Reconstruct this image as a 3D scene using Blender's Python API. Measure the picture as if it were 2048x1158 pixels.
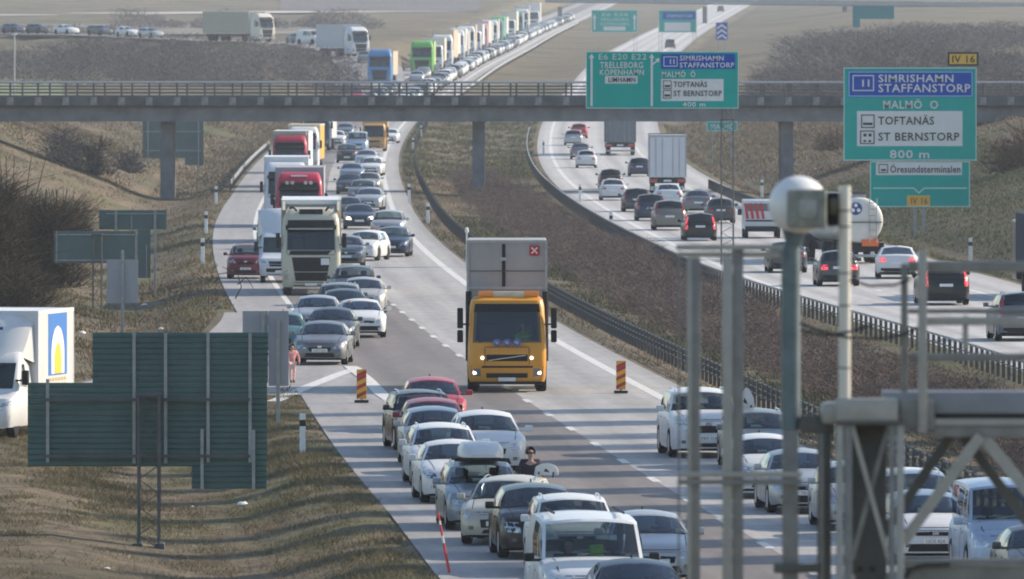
import bpy, bmesh, math, random
import numpy as np
from mathutils import Vector, Matrix
from mathutils.bvhtree import BVHTree

for _o in list(bpy.data.objects): bpy.data.objects.remove(_o, do_unlink=True)
scene = bpy.context.scene
COL = scene.collection
random.seed(7); RNG = np.random.default_rng(7)
R = math.radians

# ---------------------------------------------------------------- camera
FPX, HCAM, YHOR = 23893.0, 10.5, 65.0          # focal length in photo pixels, camera height, eye level row
cam = bpy.data.cameras.new('camera'); cam_o = bpy.data.objects.new('camera', cam); COL.objects.link(cam_o)
cam_o.location = (0, 0, HCAM)
cam_o.rotation_euler = (R(90) - math.atan((579 - YHOR) / FPX), 0, 0)
cam.sensor_width = 36; cam.lens = 420.0
cam.clip_start = 1; cam.clip_end = 30000
cam.dof.use_dof = True; cam.dof.focus_distance = 330; cam.dof.aperture_fstop = 8.0
scene.camera = cam_o

# ---------------------------------------------------------------- sky, sun, exposure
SUN_EL, SUN_AZ = R(29), R(24)                  # azimuth: from +X (right) turned towards +Y (away)
world = bpy.data.worlds.new('World'); scene.world = world; world.use_nodes = True
_n = world.node_tree.nodes; _l = world.node_tree.links
_sky = _n.new('ShaderNodeTexSky'); _sky.sky_type = 'NISHITA'; _sky.sun_disc = False
_sky.sun_elevation = SUN_EL; _sky.sun_rotation = R(90) - SUN_AZ
_sky.air_density = 1.0; _sky.dust_density = 0.6; _sky.ozone_density = 1.0
_l.new(_sky.outputs[0], _n['Background'].inputs[0]); _n['Background'].inputs[1].default_value = 0.135
sun = bpy.data.lights.new('sun', 'SUN'); sun_o = bpy.data.objects.new('sun', sun); COL.objects.link(sun_o)
sun.energy = 4.2; sun.angle = R(0.6); sun.color = (1.0, 0.87, 0.70)
SUN_DIR = Vector((math.cos(SUN_EL) * math.cos(SUN_AZ), math.cos(SUN_EL) * math.sin(SUN_AZ), math.sin(SUN_EL)))
sun_o.rotation_euler = SUN_DIR.to_track_quat('Z', 'Y').to_euler(); sun_o.location = (60, 60, 80)
scene.view_settings.view_transform = 'Standard'; scene.view_settings.look = 'None'
scene.view_settings.exposure = 0.66; scene.view_settings.gamma = 1.0
scene.render.engine = 'CYCLES'
scene.cycles.use_denoising = True
scene.cycles.max_bounces = 6; scene.cycles.diffuse_bounces = 2; scene.cycles.glossy_bounces = 3
scene.cycles.transparent_max_bounces = 8; scene.cycles.volume_bounces = 1; scene.cycles.transmission_bounces = 3
scene.cycles.sample_clamp_indirect = 4.0; scene.cycles.filter_width = 1.9

HAZE = 0.85e-4                                  # density of the hazy air
def W(px, py, Y):
    """the point at depth Y that the photo shows at (px, py)"""
    return Vector(((px - 1024) / FPX * Y, Y, HCAM - (py - YHOR) / FPX * Y))
def SC(Y): return FPX / Y                      # photo pixels per metre at depth Y
# ---------------------------------------------------------------- materials
MATS = {}
def mat(name, col, rough=0.6, metal=0.0, coat=0.0, var=0.0, scale=3.0, bump=0.0, col2=None, emit=None, estr=0.0, spec=0.5, detail=4.0):
    if name in MATS: return MATS[name]
    m = bpy.data.materials.new(name); m.use_nodes = True
    nt = m.node_tree; b = nt.nodes['Principled BSDF']
    b.inputs['Base Color'].default_value = (*col, 1); b.inputs['Roughness'].default_value = rough
    b.inputs['Metallic'].default_value = metal; b.inputs['Coat Weight'].default_value = coat
    b.inputs['Coat Roughness'].default_value = 0.08; b.inputs['Specular IOR Level'].default_value = spec
    if emit: b.inputs['Emission Color'].default_value = (*emit, 1); b.inputs['Emission Strength'].default_value = estr
    if var or bump or col2:
        tc = nt.nodes.new('ShaderNodeTexCoord'); nz = nt.nodes.new('ShaderNodeTexNoise')
        nz.inputs['Scale'].default_value = scale; nz.inputs['Detail'].default_value = detail; nz.inputs['Roughness'].default_value = 0.65
        nt.links.new(tc.outputs['Object'], nz.inputs['Vector'])
        if var or col2:
            rp = nt.nodes.new('ShaderNodeValToRGB'); rp.color_ramp.elements[0].position = 0.32; rp.color_ramp.elements[1].position = 0.68
            c1 = [max(0, c * (1 - var)) for c in col]; c2 = col2 or [min(1, c * (1 + var)) for c in col]
            rp.color_ramp.elements[0].color = (*c1, 1); rp.color_ramp.elements[1].color = (*c2, 1)
            nt.links.new(nz.outputs['Fac'], rp.inputs[0]); nt.links.new(rp.outputs[0], b.inputs['Base Color'])
        if bump:
            bp = nt.nodes.new('ShaderNodeBump'); bp.inputs['Strength'].default_value = bump; bp.inputs['Distance'].default_value = 0.05
            nt.links.new(nz.outputs['Fac'], bp.inputs['Height']); nt.links.new(bp.outputs[0], b.inputs['Normal'])
    MATS[name] = m; return m

def glass_mat(name, tint, rough=0.03, base=0.10):
    """tinted vehicle glass: sees through to a dark cabin, mirrors the sky by Fresnel"""
    if name in MATS: return MATS[name]
    m = bpy.data.materials.new(name); m.use_nodes = True; nt = m.node_tree; nt.nodes.clear()
    out = nt.nodes.new('ShaderNodeOutputMaterial'); mx = nt.nodes.new('ShaderNodeMixShader')
    tr = nt.nodes.new('ShaderNodeBsdfTransparent'); tr.inputs[0].default_value = (*tint, 1)
    gl = nt.nodes.new('ShaderNodeBsdfGlossy'); gl.inputs['Roughness'].default_value = rough; gl.inputs['Color'].default_value = (.9, .95, 1, 1)
    fr = nt.nodes.new('ShaderNodeFresnel'); fr.inputs['IOR'].default_value = 1.52
    ad = nt.nodes.new('ShaderNodeMath'); ad.operation = 'ADD'; ad.inputs[1].default_value = base; ad.use_clamp = True
    nt.links.new(fr.outputs[0], ad.inputs[0]); nt.links.new(ad.outputs[0], mx.inputs[0])
    nt.links.new(tr.outputs[0], mx.inputs[1]); nt.links.new(gl.outputs[0], mx.inputs[2]); nt.links.new(mx.outputs[0], out.inputs[0])
    MATS[name] = m; return m

def paint(name, col, metal=0.0, rough=0.35):
    if 'paint_' + name in MATS: return MATS['paint_' + name]
    m = mat('paint_' + name, col, rough, metal, coat=0.12, var=0.05, scale=1.5, spec=.28); nt = m.node_tree; b = nt.nodes['Principled BSDF']
    # road dust gathers low on the bodywork
    tc = nt.nodes.new('ShaderNodeTexCoord'); sp = nt.nodes.new('ShaderNodeSeparateXYZ'); nz = nt.nodes.new('ShaderNodeTexNoise'); nz.inputs['Scale'].default_value = 4.0; nz.inputs['Detail'].default_value = 5
    nt.links.new(tc.outputs['Object'], sp.inputs[0]); nt.links.new(tc.outputs['Object'], nz.inputs['Vector'])
    mr = nt.nodes.new('ShaderNodeMapRange'); mr.inputs['From Min'].default_value = .85; mr.inputs['From Max'].default_value = .15; mr.inputs['To Max'].default_value = .28; nt.links.new(sp.outputs['Z'], mr.inputs['Value'])
    mu = nt.nodes.new('ShaderNodeMath'); mu.operation = 'MULTIPLY'; nt.links.new(mr.outputs[0], mu.inputs[0]); nt.links.new(nz.outputs['Fac'], mu.inputs[1])
    mx = nt.nodes.new('ShaderNodeMix'); mx.data_type = 'RGBA'; src = b.inputs['Base Color'].links[0].from_socket
    nt.links.new(mu.outputs[0], mx.inputs[0]); nt.links.new(src, mx.inputs[6]); mx.inputs[7].default_value = (.17, .15, .13, 1); nt.links.new(mx.outputs[2], b.inputs['Base Color'])
    return m

# ---------------------------------------------------------------- mesh helpers
def mesh_from(name, verts, faces, smooth=None):
    me = bpy.data.meshes.new(name); me.from_pydata([tuple(v) for v in verts], [], faces); me.update()
    if smooth is not None:
        for p in me.polygons: p.use_smooth = True
        me.set_sharp_from_angle(angle=R(smooth))
    return me
def fast_mesh(name, verts, tris):
    """verts (n,3), tris (m,3) as arrays"""
    me = bpy.data.meshes.new(name); n, m = len(verts), len(tris)
    me.vertices.add(n); me.vertices.foreach_set('co', np.asarray(verts, np.float32).ravel())
    me.loops.add(3 * m); me.loops.foreach_set('vertex_index', np.asarray(tris, np.int32).ravel())
    me.polygons.add(m); me.polygons.foreach_set('loop_start', np.arange(0, 3 * m, 3, dtype=np.int32))
    me.update(calc_edges=True); me.validate(); return me

class MB:
    """collects shapes into one mesh"""
    def __init__(s): s.v = []; s.f = []
    def add(s, verts, faces):
        o = len(s.v); s.v += [Vector(p) for p in verts]; s.f += [tuple(i + o for i in f) for f in faces]; return s
    def box(s, x0, x1, y0, y1, z0, z1, c=0.0):
        """box, its vertical-section edges cut back by c along every axis when c > 0"""
        if x0 > x1: x0, x1 = x1, x0
        if y0 > y1: y0, y1 = y1, y0
        if z0 > z1: z0, z1 = z1, z0
        if c <= 0:
            return s.add([(x0,y0,z0),(x1,y0,z0),(x1,y1,z0),(x0,y1,z0),(x0,y0,z1),(x1,y0,z1),(x1,y1,z1),(x0,y1,z1)],
                         [(0,3,2,1),(4,5,6,7),(0,1,5,4),(1,2,6,5),(2,3,7,6),(3,0,4,7)])
        bm = bmesh.new(); bmesh.ops.create_cube(bm, size=1)
        for v in bm.verts: v.co = Vector(((x0+x1)/2 + v.co.x*(x1-x0), (y0+y1)/2 + v.co.y*(y1-y0), (z0+z1)/2 + v.co.z*(z1-z0)))
        bmesh.ops.bevel(bm, geom=bm.edges[:], offset=c, segments=2, affect='EDGES', profile=0.6)
        s.addbm(bm); return s
    def addbm(s, bm):
        bm.verts.index_update(); o = len(s.v)
        s.v += [v.co.copy() for v in bm.verts]; s.f += [tuple(v.index + o for v in f.verts) for f in bm.faces]; bm.free()
    def prism(s, pts, axis, a0, a1):
        """polygon pts (2D) extruded along axis 'x' 'y' or 'z' from a0 to a1"""
        n = len(pts)
        def P(p, a): return {'x': (a, p[0], p[1]), 'y': (p[0], a, p[1]), 'z': (p[0], p[1], a)}[axis]
        return s.add([P(p, a0) for p in pts] + [P(p, a1) for p in pts],
                     [tuple(range(n))[::-1], tuple(range(n, 2*n))] + [(i, (i+1) % n, n + (i+1) % n, n + i) for i in range(n)])
    def tube(s, path, r, n=6, cap=True, r1=None):
        path = [Vector(p) for p in path]; o = len(s.v); m = len(path)
        for k, p in enumerate(path):
            t = (path[min(k+1, m-1)] - path[max(k-1, 0)]).normalized()
            a = t.cross(Vector((0, 0, 1)));
            if a.length < 1e-3: a = t.cross(Vector((1, 0, 0)))
            a.normalize(); b = t.cross(a)
            rr = r if r1 is None else r + (r1 - r) * k / (m - 1)
            for j in range(n):
                th = 2*math.pi*(j + .5)/n; s.v.append(p + (a*math.cos(th) + b*math.sin(th))*rr)
        for k in range(m-1):
            for j in range(n):
                j2 = (j+1) % n; s.f.append((o+k*n+j, o+k*n+j2, o+(k+1)*n+j2, o+(k+1)*n+j))
        if cap: s.f += [tuple(o+j for j in range(n))[::-1], tuple(o+(m-1)*n+j for j in range(n))]
        return s
    def bar(s, p, q, w, h=None):
        """square bar from p to q"""
        return s.tube([p, q], w * .7071, 4)
    def lathe(s, prof, axis='y', n=16, at=(0, 0, 0)):
        """prof [(radius, along)]"""
        o = len(s.v); m = len(prof); at = Vector(at)
        for r, a in prof:
            for j in range(n):
                th = 2*math.pi*j/n; c, d = r*math.cos(th), r*math.sin(th)
                s.v.append(at + Vector({'y': (c, a, d), 'x': (a, c, d), 'z': (c, d, a)}[axis]))
        for k in range(m-1):
            for j in range(n):
                j2 = (j+1) % n; s.f.append((o+k*n+j, o+k*n+j2, o+(k+1)*n+j2, o+(k+1)*n+j))
        s.f += [tuple(o+j for j in range(n))[::-1], tuple(o+(m-1)*n+j for j in range(n))]
        return s
    def grid(s, rows):
        """rows of points, all the same length, joined by quads"""
        o = len(s.v); n = len(rows[0])
        for r in rows: s.v += [Vector(p) for p in r]
        for i in range(len(rows)-1):
            for j in range(n-1): s.f.append((o+i*n+j, o+i*n+j+1, o+(i+1)*n+j+1, o+(i+1)*n+j))
        return s
    def mirror_y(s):
        o = len(s.v); s.v += [Vector((p.x, -p.y, p.z)) for p in s.v]; s.f += [tuple(i+o for i in f[::-1]) for f in s.f[:]]; return s
    def mesh(s, name, smooth=None):
        me = mesh_from(name, s.v, s.f, None)
        bm = bmesh.new(); bm.from_mesh(me); bmesh.ops.recalc_face_normals(bm, faces=bm.faces[:]); bm.to_mesh(me); bm.free()
        if smooth is not None:
            for p in me.polygons: p.use_smooth = True
            me.set_sharp_from_angle(angle=R(smooth))
        return me
    def build(s, name, m, parent=None, smooth=None, loc=None): return obj(name, s.mesh(name, smooth), m, parent, loc)

def obj(name, me, m, parent=None, loc=None, rz=0, data_mat=False):
    """one mesh object; its material sits on the object so that mesh data can be shared"""
    o = bpy.data.objects.new(name, me); COL.objects.link(o)
    if m is not None:
        if not me.materials: me.materials.append(None)
        o.material_slots[0].link = 'OBJECT'; o.material_slots[0].material = m
    if parent is not None: o.parent = parent
    if loc is not None: o.location = loc
    if rz: o.rotation_euler.z = rz
    return o
def empty(name, loc=(0, 0, 0), rz=0, sc=1.0):
    o = bpy.data.objects.new(name, None); COL.objects.link(o); o.location = loc; o.rotation_euler.z = rz
    o.scale = (sc, sc, sc); o.empty_display_size = .3; return o
def tag(o, label=None, cat=None, group=None, kind=None):
    if label: o['label'] = label
    if cat: o['category'] = cat
    if group: o['group'] = group
    if kind: o['kind'] = kind
    return o
TEXTS = {}
def text(s, size, m, parent, loc, rot=(R(90), 0, 0), align='LEFT', depth=.004, space=1.0, bold=0.0, name='lettering', sx=1.0):
    c = bpy.data.curves.new(name, 'FONT'); c.body = s; c.size = size; c.align_x = align; c.align_y = 'BOTTOM_BASELINE'
    c.extrude = depth; c.space_character = space; c.offset = bold; c.resolution_u = 2
    key = (s, size, align, depth, space, bold)
    me = TEXTS.get(key)
    if me is None:
        t = bpy.data.objects.new('tmp', c); me = bpy.data.meshes.new_from_object(t); me.name = name; TEXTS[key] = me; bpy.data.objects.remove(t)
    o = obj(name, me, m, parent, loc); o.rotation_euler = rot; o.scale = (sx, 1, 1)
    return o
# ---------------------------------------------------------------- alignment of the motorway (metres)
def curve(knots):
    xs = np.array([k[0] for k in knots], float); ys = np.array([k[1] for k in knots], float)
    d = np.diff(ys) / np.diff(xs); m = np.empty_like(xs); m[1:-1] = (d[:-1] * np.diff(xs)[1:] + d[1:] * np.diff(xs)[:-1]) / (xs[2:] - xs[:-2]); m[0] = d[0]; m[-1] = d[-1]
    def f(x):
        x = np.asarray(x, float); i = np.clip(np.searchsorted(xs, x) - 1, 0, len(xs) - 2)
        h = xs[i+1] - xs[i]; t = (x - xs[i]) / h
        t = np.clip(t, -2, 3)
        return ((2*t**3 - 3*t**2 + 1)*ys[i] + (t**3 - 2*t**2 + t)*h*m[i] + (-2*t**3 + 3*t**2)*ys[i+1] + (t**3 - t**2)*h*m[i+1])
    return f
c_in = curve([(60, 18.5), (150, 14), (229, 10), (283, 7.2), (337, 4.6), (408, 1.47), (508, -2.2), (619, -5.3), (802, -8.4), (947, -10.2), (1100, -11.2), (1205, -11), (1475, -6.5), (1800, -1), (2172, 4.2), (2987, 20.7), (4500, 60), (9000, 200)])
r_in = curve([(60, 31.5), (229, 22.8), (283, 20.2), (383, 16.4), (429, 13.9), (497, 10.7), (590, 8.05), (796, 4.6), (1024, 3.4), (1205, 4.2), (1475, 8.5), (2096, 20.7), (2987, 46), (4500, 100), (9000, 280)])
z_rd = curve([(0, 0), (600, 0), (950, 0), (1100, .4), (1200, 1.2), (1400, 3.3), (1582, 5.2), (2172, 9), (2987, 15.5), (4500, 32), (9000, 90)])
z_lf = curve([(1000, 2.5), (1150, 2.6), (1300, 3.0), (1400, 4.2), (1500, 6.2), (1580, 7.7), (1650, 8.3), (1800, 9.1), (1900, 9.4), (2172, 11), (2987, 19), (4500, 38), (9000, 110)])
LE, RE = 10.2, 10.5
def LEf(Y): return np.interp(Y, [232, 262, 300, 346, 400], [11.35, 11.0, 10.75, 10.3, LE])
#                             # left and right paved edges from the inner lines
# slip road leaving to the left (centre line) and its half width
RAMP = [(-7, 470), (-7.3, 430), (-8.2, 385), (-9.6, 358), (-11.9, 337), (-15.9, 319.5), (-20, 303), (-27, 275), (-40, 230), (-70, 130)]
ramp_x = curve([(y, x) for x, y in RAMP[::-1]])
RAMP_W = 3.1
# on-slip beyond the bridge, coming down from the left
FAR_RAMP = [(-300, 1790, 10.6), (-120, 1722, 10.5), (-73, 1700, 10.4), (-60, 1682, 10.2), (-45, 1660, 9.5), (-33, 1635, 9.2), (-26, 1610, 8.8), (-21, 1580, 8.0), (-18, 1530, 5.9), (-17.3, 1480, 4.7), (-17.5, 1440, 3.9)]
def sm(t): t = np.clip(t, 0, 1); return t*t*(3 - 2*t)
def ground_z(X, Y):
    X = np.asarray(X, float); Y = np.asarray(Y, float)
    c, r, b = c_in(Y), r_in(Y), z_rd(Y)
    u, v = X - c, X - r
    # left bank
    t = -LEf(Y) - u
    ditch = -0.55*sm((t - .6)/3)*(1 - sm((t - 4.5)/4))
    k = np.interp(Y, [250, 400, 480, 640, 720, 880, 960, 1100, 1300], [.03, .05, .10, .2, .36, .36, .26, .12, .12])
    cap = np.interp(Y, [250, 400, 480, 600, 720, 900, 1000], [.6, .8, 1.6, 3.2, 5.6, 5.6, 3.6])
    cap = np.where(Y > 1000, np.maximum(z_lf(np.maximum(Y, 1000)) - b, -.2), cap)
    rise = np.where(Y > 1150, cap*sm((t - 1.5)/np.interp(Y, [1150, 1400, 1600], [14, 9, 5])), np.minimum(k*np.maximum(0, t - 6.5), cap))
    zl = b + ditch + rise
    rz = np.abs(X - ramp_x(np.clip(Y, 130, 470)))
    zl = np.where((Y < 470) & (Y > 100), zl*sm((rz - RAMP_W - .3)/3.0) - .03*(1 - sm((rz - RAMP_W - .1)/.5)), zl)
    near = sm((330 - Y)/60)*sm((t - 5)/8)*sm((rz - 4)/4)
    zl = zl - .55*near
    # right bank
    t2 = v - RE
    k2 = np.interp(Y, [200, 430, 520, 800, 1000, 1200], [.05, .1, .33, .33, .2, .1])
    cap2 = np.interp(Y, [200, 430, 520, 700, 1000, 1200, 1600, 3000, 9000], [1.0, 1.5, 4.2, 5.4, 4.0, 2.5, 2.5, 4, 12])
    zr = b - .25*sm(t2/2)*(1 - sm((t2 - 2)/2)) + np.minimum(k2*np.maximum(0, t2 - 2.5), cap2)
    # central reserve
    w = np.maximum(r - c - 2.2, .5); q = np.clip((u - 1.1)/w, 0, 1)
    zm = b - .35*np.sin(math.pi*q)
    z = np.where(t > 0, zl, np.where(t2 > 0, zr, np.where((u > 1.1) & (v < -1.1), zm, b - .035)))
    # shelf for the far slip road
    fy = np.array([p[1] for p in FAR_RAMP[::-1]]); fx = np.array([p[0] for p in FAR_RAMP[::-1]]); fz = np.array([p[2] for p in FAR_RAMP[::-1]])
    rx = np.interp(Y, fy, fx); rzz = np.interp(Y, fy, fz); sl = np.abs(np.interp(Y + 5, fy, fx) - np.interp(Y - 5, fy, fx))/10
    dd = np.abs(X - rx)/np.sqrt(1 + sl**2); on = (Y > 1440) & (Y < 1788) & (t > 0)
    z = np.where(on, np.where(dd < 4.2, rzz - .15, z + (rzz - .15 - z)*(1 - sm((dd - 4.2)/9))), z)
    return z
def gz(x, y): return float(ground_z(np.array([x]), np.array([y]))[0])
def rdz(y): return float(z_rd(y))
def on_ground(px, py, extra=0.0):
    """where the photo's pixel meets the motorway surface"""
    lo, hi = 60.0, 5000.0
    for _ in range(60):
        mid = (lo + hi)/2; y = YHOR + (HCAM - float(z_rd(mid)) - extra)*FPX/mid
        if y > py: lo = mid
        else: hi = mid
    return Vector(((px - 1024)/FPX*lo, lo, float(z_rd(lo)) + extra))

# ---------------------------------------------------------------- ground sheet
def ground_material():
    m = bpy.data.materials.new('dry_spring_grass'); m.use_nodes = True; nt = m.node_tree; b = nt.nodes['Principled BSDF']
    b.inputs['Roughness'].default_value = .95; b.inputs['Specular IOR Level'].default_value = .15
    geo = nt.nodes.new('ShaderNodeNewGeometry')
    def noise(scale, sy=1.0, det=5):
        mp = nt.nodes.new('ShaderNodeMapping'); mp.inputs['Scale'].default_value = (scale, scale*sy, scale)
        nz = nt.nodes.new('ShaderNodeTexNoise'); nz.inputs['Scale'].default_value = 1; nz.inputs['Detail'].default_value = det; nz.inputs['Roughness'].default_value = .62
        nt.links.new(geo.outputs['Position'], mp.inputs[0]); nt.links.new(mp.outputs[0], nz.inputs['Vector']); return nz
    def ramp(src, stops):
        rp = nt.nodes.new('ShaderNodeValToRGB'); e = rp.color_ramp.elements
        while len(e) < len(stops): e.new(.5)
        for q, (p, col) in zip(e, stops): q.position = p; q.color = (*col, 1)
        nt.links.new(src, rp.inputs[0]); return rp
    big = ramp(noise(.11, .35).outputs['Fac'], [(.33, (.115, .125, .058)), (.5, (.175, .142, .096)), (.68, (.21, .168, .118))])
    fine = ramp(noise(1.3, .6, 8).outputs['Fac'], [(.30, (.42, .40, .40)), (.50, (.8, .8, .8)), (.72, (1.25, 1.2, 1.1))])
    mid_ = ramp(noise(.05, .5, 6).outputs['Fac'], [(.35, (.62, .64, .62)), (.5, (.95, .95, .95)), (.65, (1.1, 1.05, 1.0))])
    m0 = nt.nodes.new('ShaderNodeMix'); m0.data_type = 'RGBA'; m0.blend_type = 'MULTIPLY'; m0.inputs[0].default_value = .9
    nt.links.new(big.outputs[0], m0.inputs[6]); nt.links.new(mid_.outputs[0], m0.inputs[7])
    mx = nt.nodes.new('ShaderNodeMix'); mx.data_type = 'RGBA'; mx.blend_type = 'MULTIPLY'; mx.inputs[0].default_value = .85
    nt.links.new(m0.outputs[2], mx.inputs[6]); nt.links.new(fine.outputs[0], mx.inputs[7])
    nt.links.new(mx.outputs[2], b.inputs['Base Color'])
    bp = nt.nodes.new('ShaderNodeBump'); bp.inputs['Strength'].default_value = .9; bp.inputs['Distance'].default_value = .25
    nt.links.new(noise(1.7, .7, 7).outputs['Fac'], bp.inputs['Height']); nt.links.new(bp.outputs[0], b.inputs['Normal'])
    return m
def ysteps(a, b, near=2.0, grow=.008):
    out = [a]
    while out[-1] < b: out.append(out[-1] + max(near, out[-1]*grow))
    out[-1] = b; return np.array(out)
_Y = ysteps(40, 9000, 2.5, .007)
_U = np.array([-900, -600, -400, -280, -200, -150, -120, -95, -80, -68, -58, -50, -44, -39, -35, -32, -29.5, -27, -25, -23, -21.5, -20, -18.5, -17.2, -16, -15, -14, -13.2, -12.4, -11.7, -11, -10.5, -10.2, -9.9, -5, 0, 1.0, 1.25])
_M = np.linspace(.08, .92, 8)
_V = -_U[::-1][:-3]; _V = np.concatenate([[-1.25, -1.0, 0, 5, 10.2], np.array([10.5, 10.8, 11.5, 12.3, 13.2, 14.2, 15.4, 17, 19, 21, 23.5, 26, 29, 33, 38, 44, 52, 62, 75, 95, 120, 160, 220, 300, 450, 700, 1000])])
rows = []
for y in _Y:
    c, r = float(c_in(y)), float(r_in(y))
    rows.append(np.concatenate([c + _U, c + 1.25 + (r - c - 2.5)*_M, r + _V]))
_X = np.array(rows); _YY = np.repeat(_Y[:, None], _X.shape[1], 1); _Z = ground_z(_X, _YY)
_amp = np.clip((np.abs(_X - c_in(_YY)) - 14)/30, 0, 1)
_Z = _Z + _amp*.35*np.sin(_X*.21 + np.sin(_YY*.013)*3)*np.sin(_YY*.021 + _X*.05)*(_X < r_in(_YY) - 2)
nr, nc = _X.shape
_idx = np.arange(nr*nc).reshape(nr, nc)
_q = np.stack([_idx[:-1, :-1], _idx[:-1, 1:], _idx[1:, 1:], _idx[1:, :-1]], -1).reshape(-1, 4)
_tris = np.concatenate([_q[:, [0, 1, 2]], _q[:, [0, 2, 3]]])
M_GROUND = ground_material()
_me = fast_mesh('ground', np.stack([_X, _YY, _Z], -1).reshape(-1, 3), _tris)
for p in _me.polygons: p.use_smooth = True
tag(obj('ground', _me, M_GROUND), kind='structure')

# ---------------------------------------------------------------- paved strips
def road_material(name, col, streak=.10, seams=0.0, grain=.12, lane=0.0, track=.16):
    """worn road surface: grain, wheel tracks along the road (u across, v along), cross joints for concrete"""
    m = bpy.data.materials.new(name); m.use_nodes = True; nt = m.node_tree; b = nt.nodes['Principled BSDF']
    b.inputs['Roughness'].default_value = .72; b.inputs['Specular IOR Level'].default_value = .35
    uv = nt.nodes.new('ShaderNodeUVMap'); uv.uv_map = 'road'
    def noise(sx, sy, det, w=None):
        mp = nt.nodes.new('ShaderNodeMapping'); mp.inputs['Scale'].default_value = (sx, sy, 1)
        nz = nt.nodes.new('ShaderNodeTexNoise'); nz.inputs['Scale'].default_value = 1; nz.inputs['Detail'].default_value = det; nz.inputs['Roughness'].default_value = .6
        nt.links.new(uv.outputs[0], mp.inputs[0]); nt.links.new(mp.outputs[0], nz.inputs['Vector']); return nz.outputs['Fac']
    def mul(a, lo, hi, prev):
        mr = nt.nodes.new('ShaderNodeMapRange'); mr.inputs['From Min'].default_value = .3; mr.inputs['From Max'].default_value = .7
        mr.inputs['To Min'].default_value = lo; mr.inputs['To Max'].default_value = hi; nt.links.new(a, mr.inputs['Value'])
        mx = nt.nodes.new('ShaderNodeMix'); mx.data_type = 'RGBA'; mx.blend_type = 'MULTIPLY'; mx.inputs[0].default_value = 1
        if isinstance(prev, tuple): mx.inputs[6].default_value = (*prev, 1)
        else: nt.links.new(prev, mx.inputs[6])
        nt.links.new(mr.outputs[0], mx.inputs[7]); return mx.outputs[2]
    c = mul(noise(1.6, .012, 3), 1 - streak, 1 + streak, tuple(col))
    c = mul(noise(.25, .05, 4), 1 - streak*.8, 1 + streak*.8, c)
    c = mul(noise(3.0, .35, 6), 1 - grain, 1 + grain, c)
    if seams:
        wv = nt.nodes.new('ShaderNodeTexWave'); wv.wave_type = 'BANDS'; wv.bands_direction = 'Y'; wv.inputs['Scale'].default_value = .314/5.0; wv.inputs['Distortion'].default_value = 0
        nt.links.new(uv.outputs[0], wv.inputs['Vector'])
        mr = nt.nodes.new('ShaderNodeMapRange'); mr.inputs['From Min'].default_value = .985; mr.inputs['From Max'].default_value = 1.0; mr.inputs['To Min'].default_value = 1; mr.inputs['To Max'].default_value = 1 - seams
        nt.links.new(wv.outputs['Fac'], mr.inputs['Value'])
        mx = nt.nodes.new('ShaderNodeMix'); mx.data_type = 'RGBA'; mx.blend_type = 'MULTIPLY'; mx.inputs[0].default_value = 1
        nt.links.new(c, mx.inputs[6]); nt.links.new(mr.outputs[0], mx.inputs[7]); c = mx.outputs[2]
    if lane:
        # wheel tracks darkened by rubber, two in every lane
        sx = nt.nodes.new('ShaderNodeSeparateXYZ'); nt.links.new(uv.outputs[0], sx.inputs[0])
        def mth(op, a, v):
            q = nt.nodes.new('ShaderNodeMath'); q.operation = op; nt.links.new(a, q.inputs[0]); q.inputs[1].default_value = v; return q.outputs[0]
        d = mth('ABSOLUTE', mth('SUBTRACT', mth('PINGPONG', sx.outputs['X'], lane/2), lane/2 - .85), 0)
        mr = nt.nodes.new('ShaderNodeMapRange'); mr.inputs['From Min'].default_value = .1; mr.inputs['From Max'].default_value = .6; mr.inputs['To Min'].default_value = 1 - track; mr.inputs['To Max'].default_value = 1.04; nt.links.new(d, mr.inputs['Value'])
        mx = nt.nodes.new('ShaderNodeMix'); mx.data_type = 'RGBA'; mx.blend_type = 'MULTIPLY'; mx.inputs[0].default_value = 1
        nt.links.new(c, mx.inputs[6]); nt.links.new(mr.outputs[0], mx.inputs[7]); c = mx.outputs[2]
        # tar patches and oil drips
        c = mul(noise(.9, .16, 2), 1.0, 1.0, c); nz_ = noise(2.2, .10, 5); mr = nt.nodes.new('ShaderNodeMapRange'); mr.inputs['From Min'].default_value = .66; mr.inputs['From Max'].default_value = .74; mr.inputs['To Min'].default_value = 1; mr.inputs['To Max'].default_value = .72; nt.links.new(nz_, mr.inputs['Value'])
        mx = nt.nodes.new('ShaderNodeMix'); mx.data_type = 'RGBA'; mx.blend_type = 'MULTIPLY'; mx.inputs[0].default_value = 1; nt.links.new(c, mx.inputs[6]); nt.links.new(mr.outputs[0], mx.inputs[7]); c = mx.outputs[2]
    nt.links.new(c, b.inputs['Base Color']); return m
def strip(name, base, u0, u1, y0, y1, lift, m, nu=4, ys=None, zf=None):
    ys = ysteps(y0, y1, 3.0, .008) if ys is None else ys
    v = []; f = []; uvs = []
    for y in ys:
        c = float(base(y)); z = (rdz(y) if zf is None else zf(y)) + lift
        us = np.linspace(u0(y) if callable(u0) else u0, u1, nu + 1)
        for u in us: v.append((c + u, y, z)); uvs.append((u, y))
    n = nu + 1
    for i in range(len(ys) - 1):
        for j in range(nu): f.append((i*n+j, i*n+j+1, (i+1)*n+j+1, (i+1)*n+j))
    me = mesh_from(name, v, f); ul = me.uv_layers.new(name='road')
    for lp in me.loops: ul.data[lp.index].uv = uvs[lp.vertex_index]
    return obj(name, me, m)
M_CONC = road_material('worn_pale_concrete', (.335, .32, .305), .11, .30, lane=4.0, track=.14)
M_ASPH = road_material('worn_grey_asphalt', (.165, .145, .134), .13, lane=4.0, track=.15)
M_SHLD = road_material('shoulder_asphalt', (.275, .262, .255), .12)
M_CONR = road_material('pale_concrete_outbound', (.41, .395, .38), .09, .25, lane=3.8, track=.18)
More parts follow.
